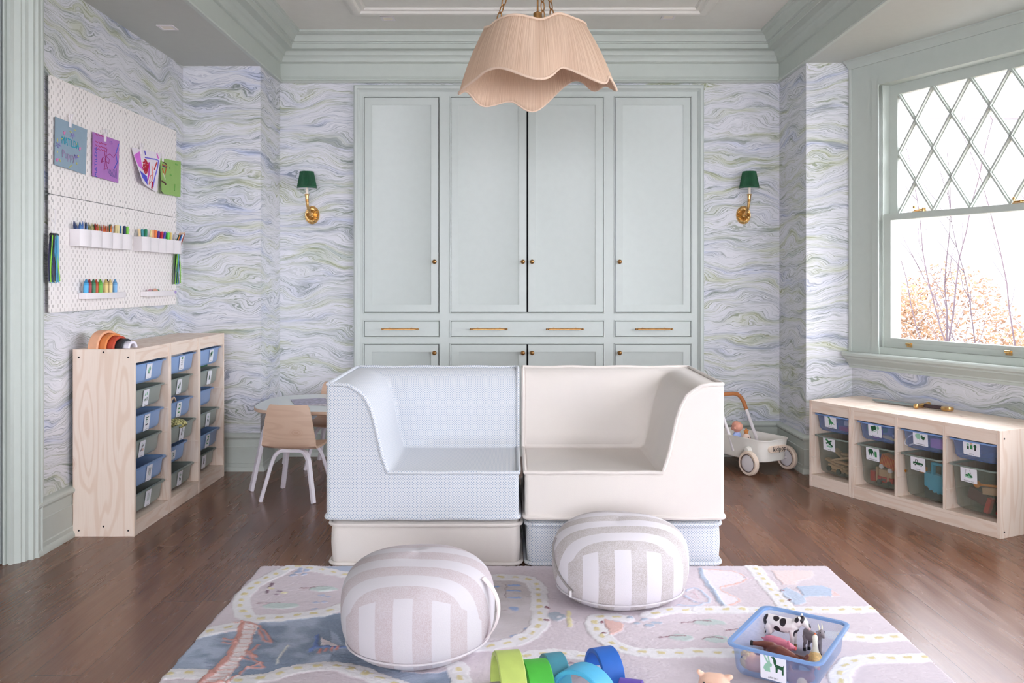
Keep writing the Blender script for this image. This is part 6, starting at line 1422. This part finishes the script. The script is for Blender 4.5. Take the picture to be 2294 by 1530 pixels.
def quad(L_, H_, br, legr, neck, head, snout, hr, ear, tail=None):
    fl_, rl = L_*.38, -L_*.42; ch = [[(rl,0,H_*.80,br*.92),(rl*.5,0,H_*.78,br),(0,0,H_*.76,br*1.02),(fl_*.6,0,H_*.78,br),(fl_,0,H_*.80,br*.92)], [(fl_,0,H_*.86,br*.72),neck,head], [head,snout]]
    for sy in (-1,1):
        ch.append([(fl_*.95,sy*br*.55,H_*.62,legr*1.5),(fl_*.98,sy*br*.60,H_*.36,legr*1.05),(fl_*.96,sy*br*.6,.010,legr)])
        ch.append([(rl*.92,sy*br*.55,H_*.66,legr*2.0),(rl*.80,sy*br*.62,H_*.46,legr*1.4),(rl*1.06,sy*br*.62,H_*.28,legr*.95),(rl*1.0,sy*br*.62,.010,legr)])
        ch.append([(ear[0],sy*ear[1]*.5,ear[2],ear[3]),(ear[0]-.004,sy*ear[1],ear[2]+ear[4],ear[3]*.8)])
    if tail: ch.append(tail)
    return ch
def face_bits(parent, eyes, r=.0025, m=None):
    for p in eyes:
        b = MB(); b.ball(p, r, n=8); b.build('eye', m or TK, parent)
# cow
d = empty('toy_cow', (0,0,0), 0, 'black and white toy cow standing at the back of the basket', 'toy animal', 'toy animals in the basket'); d.matrix_world = inB(-.062,.318,.019,math.radians(-4),0,0,1.0) @ Matrix.Diagonal((.74,.78,.93,1))
organic('cow_body', quad(.145,.098,.027,.0085,(.078,0,.100,.020),(.094,0,.108,.0165),(.122,0,.088,.0105),0,(.086,.026,.116,.006,.004),[(-.068,0,.085,.004),(-.078,0,.05,.003),(-.078,0,.03,.006)]), M_COW, d, .0022, 5)
feet(d, [(.053,.016,0),(.053,-.016,0),(-.061,.016,0),(-.061,-.016,0)], .0092, mat('hoof_brown',(150,110,70),.5)); face_bits(d, [(.102,.0145,.108),(.102,-.0145,.108)]); b = MB(); b.ball((.124,0,.086),(.008,.0105,.009),n=10); b.build('muzzle', mat('cow_muzzle',(236,206,206),.4), d)
# goat
M_GT = mat('goat_grey',(140,132,138),.55)
d = empty('toy_goat', (0,0,0), 0, 'grey toy goat with pale horns standing on the right of the basket', 'toy animal', 'toy animals in the basket'); d.matrix_world = inB(.042,.306,.019,math.radians(-38),0,0,1.0) @ Matrix.Diagonal((.72,.78,.92,1))
organic('goat_body', quad(.098,.078,.019,.0062,(.055,0,.082,.0125),(.062,0,.094,.0115),(.078,0,.084,.0065),0,(.056,.018,.097,.004,-.002),[(-.045,0,.070,.004),(-.054,0,.062,.003)]), M_GT, d, .002, 4)
feet(d, [(.0355,.0115,0),(.0355,-.0115,0),(-.0415,.0115,0),(-.0415,-.0115,0)], .0068, TK)
for sy in (-1,1):
    b = MB(); b.tube([(.058,sy*.006,.103),(.055,sy*.008,.114),(.050,sy*.009,.123)], [.003,.0024,.001], 8); b.build('horn', mat('horn_ivory',(236,228,200),.4), d)
face_bits(d, [(.068,.0098,.097),(.068,-.0098,.097)], .002)
# pig
M_PG = mat('pig_pink',(238,142,164),.5)
d = empty('toy_pig', (0,0,0), 0, 'pink toy pig lying in the middle of the basket', 'toy animal', 'toy animals in the basket'); d.matrix_world = inB(-.052,.252,.050,math.radians(-12),math.radians(60),0,.80)
organic('pig_body', [[(-.045,0,.0,.022),(-.01,0,.0,.025),(.025,0,.0,.022)], [(.03,0,.003,.020),(.052,0,.006,.016)], [(.052,0,.004,.012),(.068,0,.002,.0095)], [(.048,.012,.018,.005),(.050,.018,.026,.004)], [(.048,-.012,.018,.005),(.050,-.018,.026,.004)], [(.022,.012,-.012,.010),(.026,.014,-.034,.007)], [(.022,-.012,-.012,.010),(.026,-.014,-.034,.007)], [(-.045,.012,-.012,.010),(-.047,.014,-.034,.007)], [(-.045,-.012,-.012,.010),(-.047,-.014,-.034,.007)], [(-.066,0,.006,.004),(-.072,0,.012,.003)]], M_PG, d, .0022, 4)
b = MB(); b.ball((.0745,0,.002),(.004,.0085,.008),n=10); b.build('snout', mat('pig_snout',(232,110,110),.5), d); feet(d, [(.026,.014,-.042),(.026,-.014,-.042),(-.047,.014,-.042),(-.047,-.014,-.042)], .0065, mat('pig_trotter',(226,110,110),.5), 'trotter'); face_bits(d, [(.060,.012,.012),(.060,-.012,.012)], .002)
# horse on its side
M_HR = mat('horse_brown',(124,72,62),.45,var=.12)
d = empty('toy_horse', (0,0,0), 0, 'brown toy horse lying on its side at the front of the basket', 'toy animal', 'toy animals in the basket'); d.matrix_world = inB(0,0,0)
organic('horse_body', [[(-.045,.165,.056,.022),(-.02,.155,.060,.024),(.01,.142,.058,.022),(.028,.136,.056,.020)],[(.028,.136,.058,.017),(.050,.128,.062,.013),(.068,.122,.064,.012)],[(.066,.122,.064,.0125),(.080,.116,.060,.011),(.094,.110,.055,.0075)],
  [(-.050,.172,.066,.017),(-.078,.168,.072,.010),(-.098,.158,.072,.0068),(-.106,.156,.072,.007)],[(-.052,.156,.046,.016),(-.074,.136,.048,.0095),(-.090,.124,.048,.0065),(-.100,.122,.048,.0068)],
  [(.026,.125,.050,.012),(.018,.094,.040,.0085),(.006,.070,.034,.0065)],[(.036,.128,.046,.011),(.048,.096,.036,.008),(.044,.066,.030,.0065)],[(.064,.130,.072,.004),(.070,.138,.082,.0036)],[(.070,.118,.074,.004),(.078,.120,.086,.0036)],[(-.06,.17,.062,.007),(-.075,.185,.052,.007),(-.078,.195,.038,.006)]], M_HR, d, .0022, 4)
for p, q in (((-.106,.156,.072),(-.114,.155,.072)),((-.100,.122,.048),(-.108,.121,.048)),((.006,.070,.034),(.002,.062,.031)),((.044,.066,.030),(.043,.058,.028))):
    b = MB(); b.tube([p,q],[.0075,.0085],12); b.build('hoof', TK, d)
face_bits(d, [(.078,.107,.067)], .0022)
b = MB()
for k in range(7): b.ball((.030+.006*k,.142-.003*k,.071+.0008*k),(.007,.006,.004),n=8)
b.build('mane', mat('horse_mane',(96,52,46),.6), d)
# goose
d = empty('toy_goose', (0,0,0), 0, 'white headed toy goose with golden body in the right corner of the basket', 'toy animal', 'toy animals in the basket'); d.matrix_world = inB(.080,.190,.019,math.radians(105),0,0,1.0)
organic('goose_body', [[(-.022,0,.030,.016),(0,0,.034,.023),(.012,0,.040,.018)], [(-.022,0,.034,.012),(-.046,0,.040,.005)]], mat('goose_gold',(226,190,130),.6,var=.15,nscale=90), d, .0022, 4)
organic('goose_neck', [[(.008,0,.046,.0145),(.014,0,.066,.0085),(.014,0,.085,.0075),(.016,0,.096,.0088)]], mat('goose_white',(240,236,222),.6), d, .0018, 3)
b = MB(); b.tube([(.022,0,.096),(.036,0,.092)], [.0055,.0015], 8); b.ball((.021,0,.103),(.004,.004,.005)); b.build('beak', mat('goose_beak',(220,110,60),.5), d); face_bits(d, [(.021,.0075,.098),(.021,-.0075,.098)], .0018)
b = MB()
for sy in (-1,1): b.tube([(0,sy*.010,.018),(.0,sy*.010,.002)], .003, 8); b.ball((.006,sy*.010,.003),(.010,.007,.003),n=8)
b.build('feet', mat('goose_beak',(220,110,60),.5), d)
# alpaca-like toy behind the mesh, left front
d = empty('toy_alpaca', (0,0,0), 0, 'tan toy animal with curly cream head behind the left front mesh of the basket', 'toy animal', 'toy animals in the basket'); d.matrix_world = inB(-.080,.058,.02,0,0,0,1.0)
organic('alpaca_body', [[(.0,0,.030,.024),(.04,0,.034,.026),(.07,0,.036,.022)], [(0,0,.036,.024),(-.012,0,.048,.022)]], mat('alpaca_tan',(214,160,120),.7), d, .0025, 3)
b = MB()
for k in range(16): a = k*2.4; r = .004+.0012*k; b.ball((-.012+.8*r*math.cos(a), r*math.sin(a)*1.1, .068-.0003*k*k*.25), .0075, n=6)
b.ball((-.014,0,.034),(.022,.022,.024)); b.build('woolly_head', mat('alpaca_wool',(226,192,118),.8), d); face_bits(d, [(-.022,-.0185,.050),(-.030,.0135,.050)], .004)
d = empty('toy_deer', (0,0,0), 0, 'brown and cream toy animal behind the right front mesh of the basket', 'toy animal', 'toy animals in the basket'); d.matrix_world = inB(.078,.050,.02,math.radians(10),0,0,1.0)
organic('deer_body', [[(-.03,0,.024,.020),(.0,0,.028,.020),(.022,0,.034,.016)], [(-.03,0,.03,.008),(-.036,0,.058,.004)], [(.022,0,.03,.010),(.03,0,.056,.005)]], mat('deer_brown',(150,96,72),.6), d, .0025, 3)
b = MB(); b.ball((0,-.014,.022),(.016,.010,.014)); b.build('pale_belly', mat('deer_cream',(232,206,170),.6), d)
# peach toy on the rug at the bottom edge
d = empty('toy_piglet', (0,0,0), 0, 'peach coloured toy lying on the rug left of the basket', 'toy'); d.matrix_world = Matrix.Translation((.590,2.545,.014)) @ Matrix.Rotation(math.radians(-20),4,'Z')
organic('piglet_body', [[(-.01,0,.045,.034),(.018,0,.046,.034)], [(0,-.05,.03,.032),(0,0,.036,.034)], [(-.034,.004,.070,.009),(-.042,.0,.078,.007)], [(.036,.004,.070,.010),(.050,.0,.076,.008)]], mat('peach_vinyl',(244,200,176),.5,var=.02), d, .003, 4); face_bits(d, [(.012,-.040,.066),(-.022,-.036,.064)], .003)

# ================================================================= OUTDOORS
gd = MB(); gd.box((3.4,-6,-.75),(30,40,-.7)); struct(gd.build('ground', mat('winter_lawn',(90,76,52),.9,nscale=3,var=.2)))
hs = empty('white_house', (11,17.5,-.7), 0, 'white clapboard house seen through the window', 'house')
b = MB(); b.box((-5.4,0,0),(-.6,6,5.2)); b.box((-.6,-1.6,0),(6,6,9.5)); b.build('house_wall', M_SIDING, hs)
for x, z in ((-4.6,3.0),(-3.0,3.0)):
    b = MB(); b.box((x,-.05,z),(x+.5,.0,z+1.2)); f = b.build('shutter', mat('house_window',(128,126,132),.4), hs)
for x, z in ((-.0,2.6),(.0,5.4),(3.4,5.4)):
    b = MB(); b.box((x,-1.68,z),(x+.9,-1.6,z+1.5)); b.build('window_panel', mat('house_window',(128,126,132),.4), hs)
b = MB(); b.box((-5.7,-.4,5.2),(-.5,6.4,5.5)); b.build('roof_edge', mat('house_roof',(176,170,170),.7), hs)
def leafmass(name, c, rx, ry, rz_, n, col, lab, var=.35, s=.034):
    rr_ = random.Random(int(c[0]*100+c[1])); b = MB()
    for k in range(n):
        th = rr_.uniform(0,2*PI); ph = math.acos(rr_.uniform(-1,1)); q = rr_.uniform(.5,1)**.5
        p = Vector((c[0]+rx*q*math.sin(ph)*math.cos(th), c[1]+ry*q*math.sin(ph)*math.sin(th), c[2]+rz_*q*math.cos(ph)))
        a = Vector((rr_.uniform(-1,1),rr_.uniform(-1,1),rr_.uniform(-1,1))).normalized(); d_ = a.orthogonal().normalized(); ss = s*rr_.uniform(.5,1.2)
        ii = b.add([p-a*ss, p+d_*ss*.4, p+a*ss, p-d_*ss*.4]); b.face(ii)
    o = b.build(name, mat('leaf_%s_%d' % (name, int(c[0]*10)), col, .8, var=var, nscale=4)); return tag(o, lab, 'shrub', 'winter shrubs beyond the window')
leafmass('winter_shrub', (5.6,11.2,.0), 1.0,.9,1.5, 9000, (92,62,34), 'russet leaved shrub in the middle of the view through the window')
leafmass('winter_shrub', (4.35,9.9,.1), .7,.45,1.15, 6500, (98,68,40), 'tan leaved shrub at the left of the view through the window')
leafmass('winter_shrub', (7.4,11.9,-.15), .7,.7,.95, 5000, (104,80,46), 'pale leaved shrub at the right of the view through the window')
leafmass('winter_shrub', (4.75,9.0,-.3), .4,.3,.6, 2600, (84,90,40), 'yellow green low shrub beyond the window')
M_BARK = mat('winter_bark',(62,48,54),.8)
def bare_tree(base, spread, H_, nst, seed, lab):
    rr_ = random.Random(seed); b = MB()
    for k in range(nst):
        p = Vector(base)+Vector((rr_.uniform(-.12,.12),rr_.uniform(-.12,.12),0)); d_ = Vector((rr_.uniform(-spread,spread),rr_.uniform(-.25,.25),1)).normalized(); pts = [p.copy()]; r0 = rr_.uniform(.008,.015); h_ = H_*rr_.uniform(.7,1.1); n = 14
        for q in range(n):
            d_ = (d_+Vector((rr_.uniform(-.14,.14),rr_.uniform(-.1,.1),.06))).normalized(); p = p+d_*h_/n; pts.append(p.copy())
            if q > 3 and rr_.random() < .75:
                tp = p.copy(); td = (d_+Vector((rr_.uniform(-1.1,1.1),rr_.uniform(-.6,.6),rr_.uniform(-.1,.5)))).normalized(); tw = [tp.copy()]
                for z in range(6): td = (td+Vector((rr_.uniform(-.25,.25),rr_.uniform(-.2,.2),.12))).normalized(); tp = tp+td*.10; tw.append(tp.copy())
                b.tube(tw, [.0035*(1-.13*z) for z in range(7)], 4)
        b.tube(pts, [r0*(1-.75*q/n) for q in range(n+1)], 6)
    o = b.build('bare_tree', M_BARK); tag(o, lab, 'tree', 'bare trees beyond the window')
bare_tree((3.62,7.0,-.7), .42, 3.3, 4, 4, 'bare branching shrub nearest the window, left of centre')
bare_tree((4.35,7.9,-.7), .45, 3.2, 4, 9, 'bare branching shrub in the middle of the window view')
bare_tree((5.5,8.9,-.7), .42, 3.8, 4, 12, 'bare branching tree at the right of the window view')
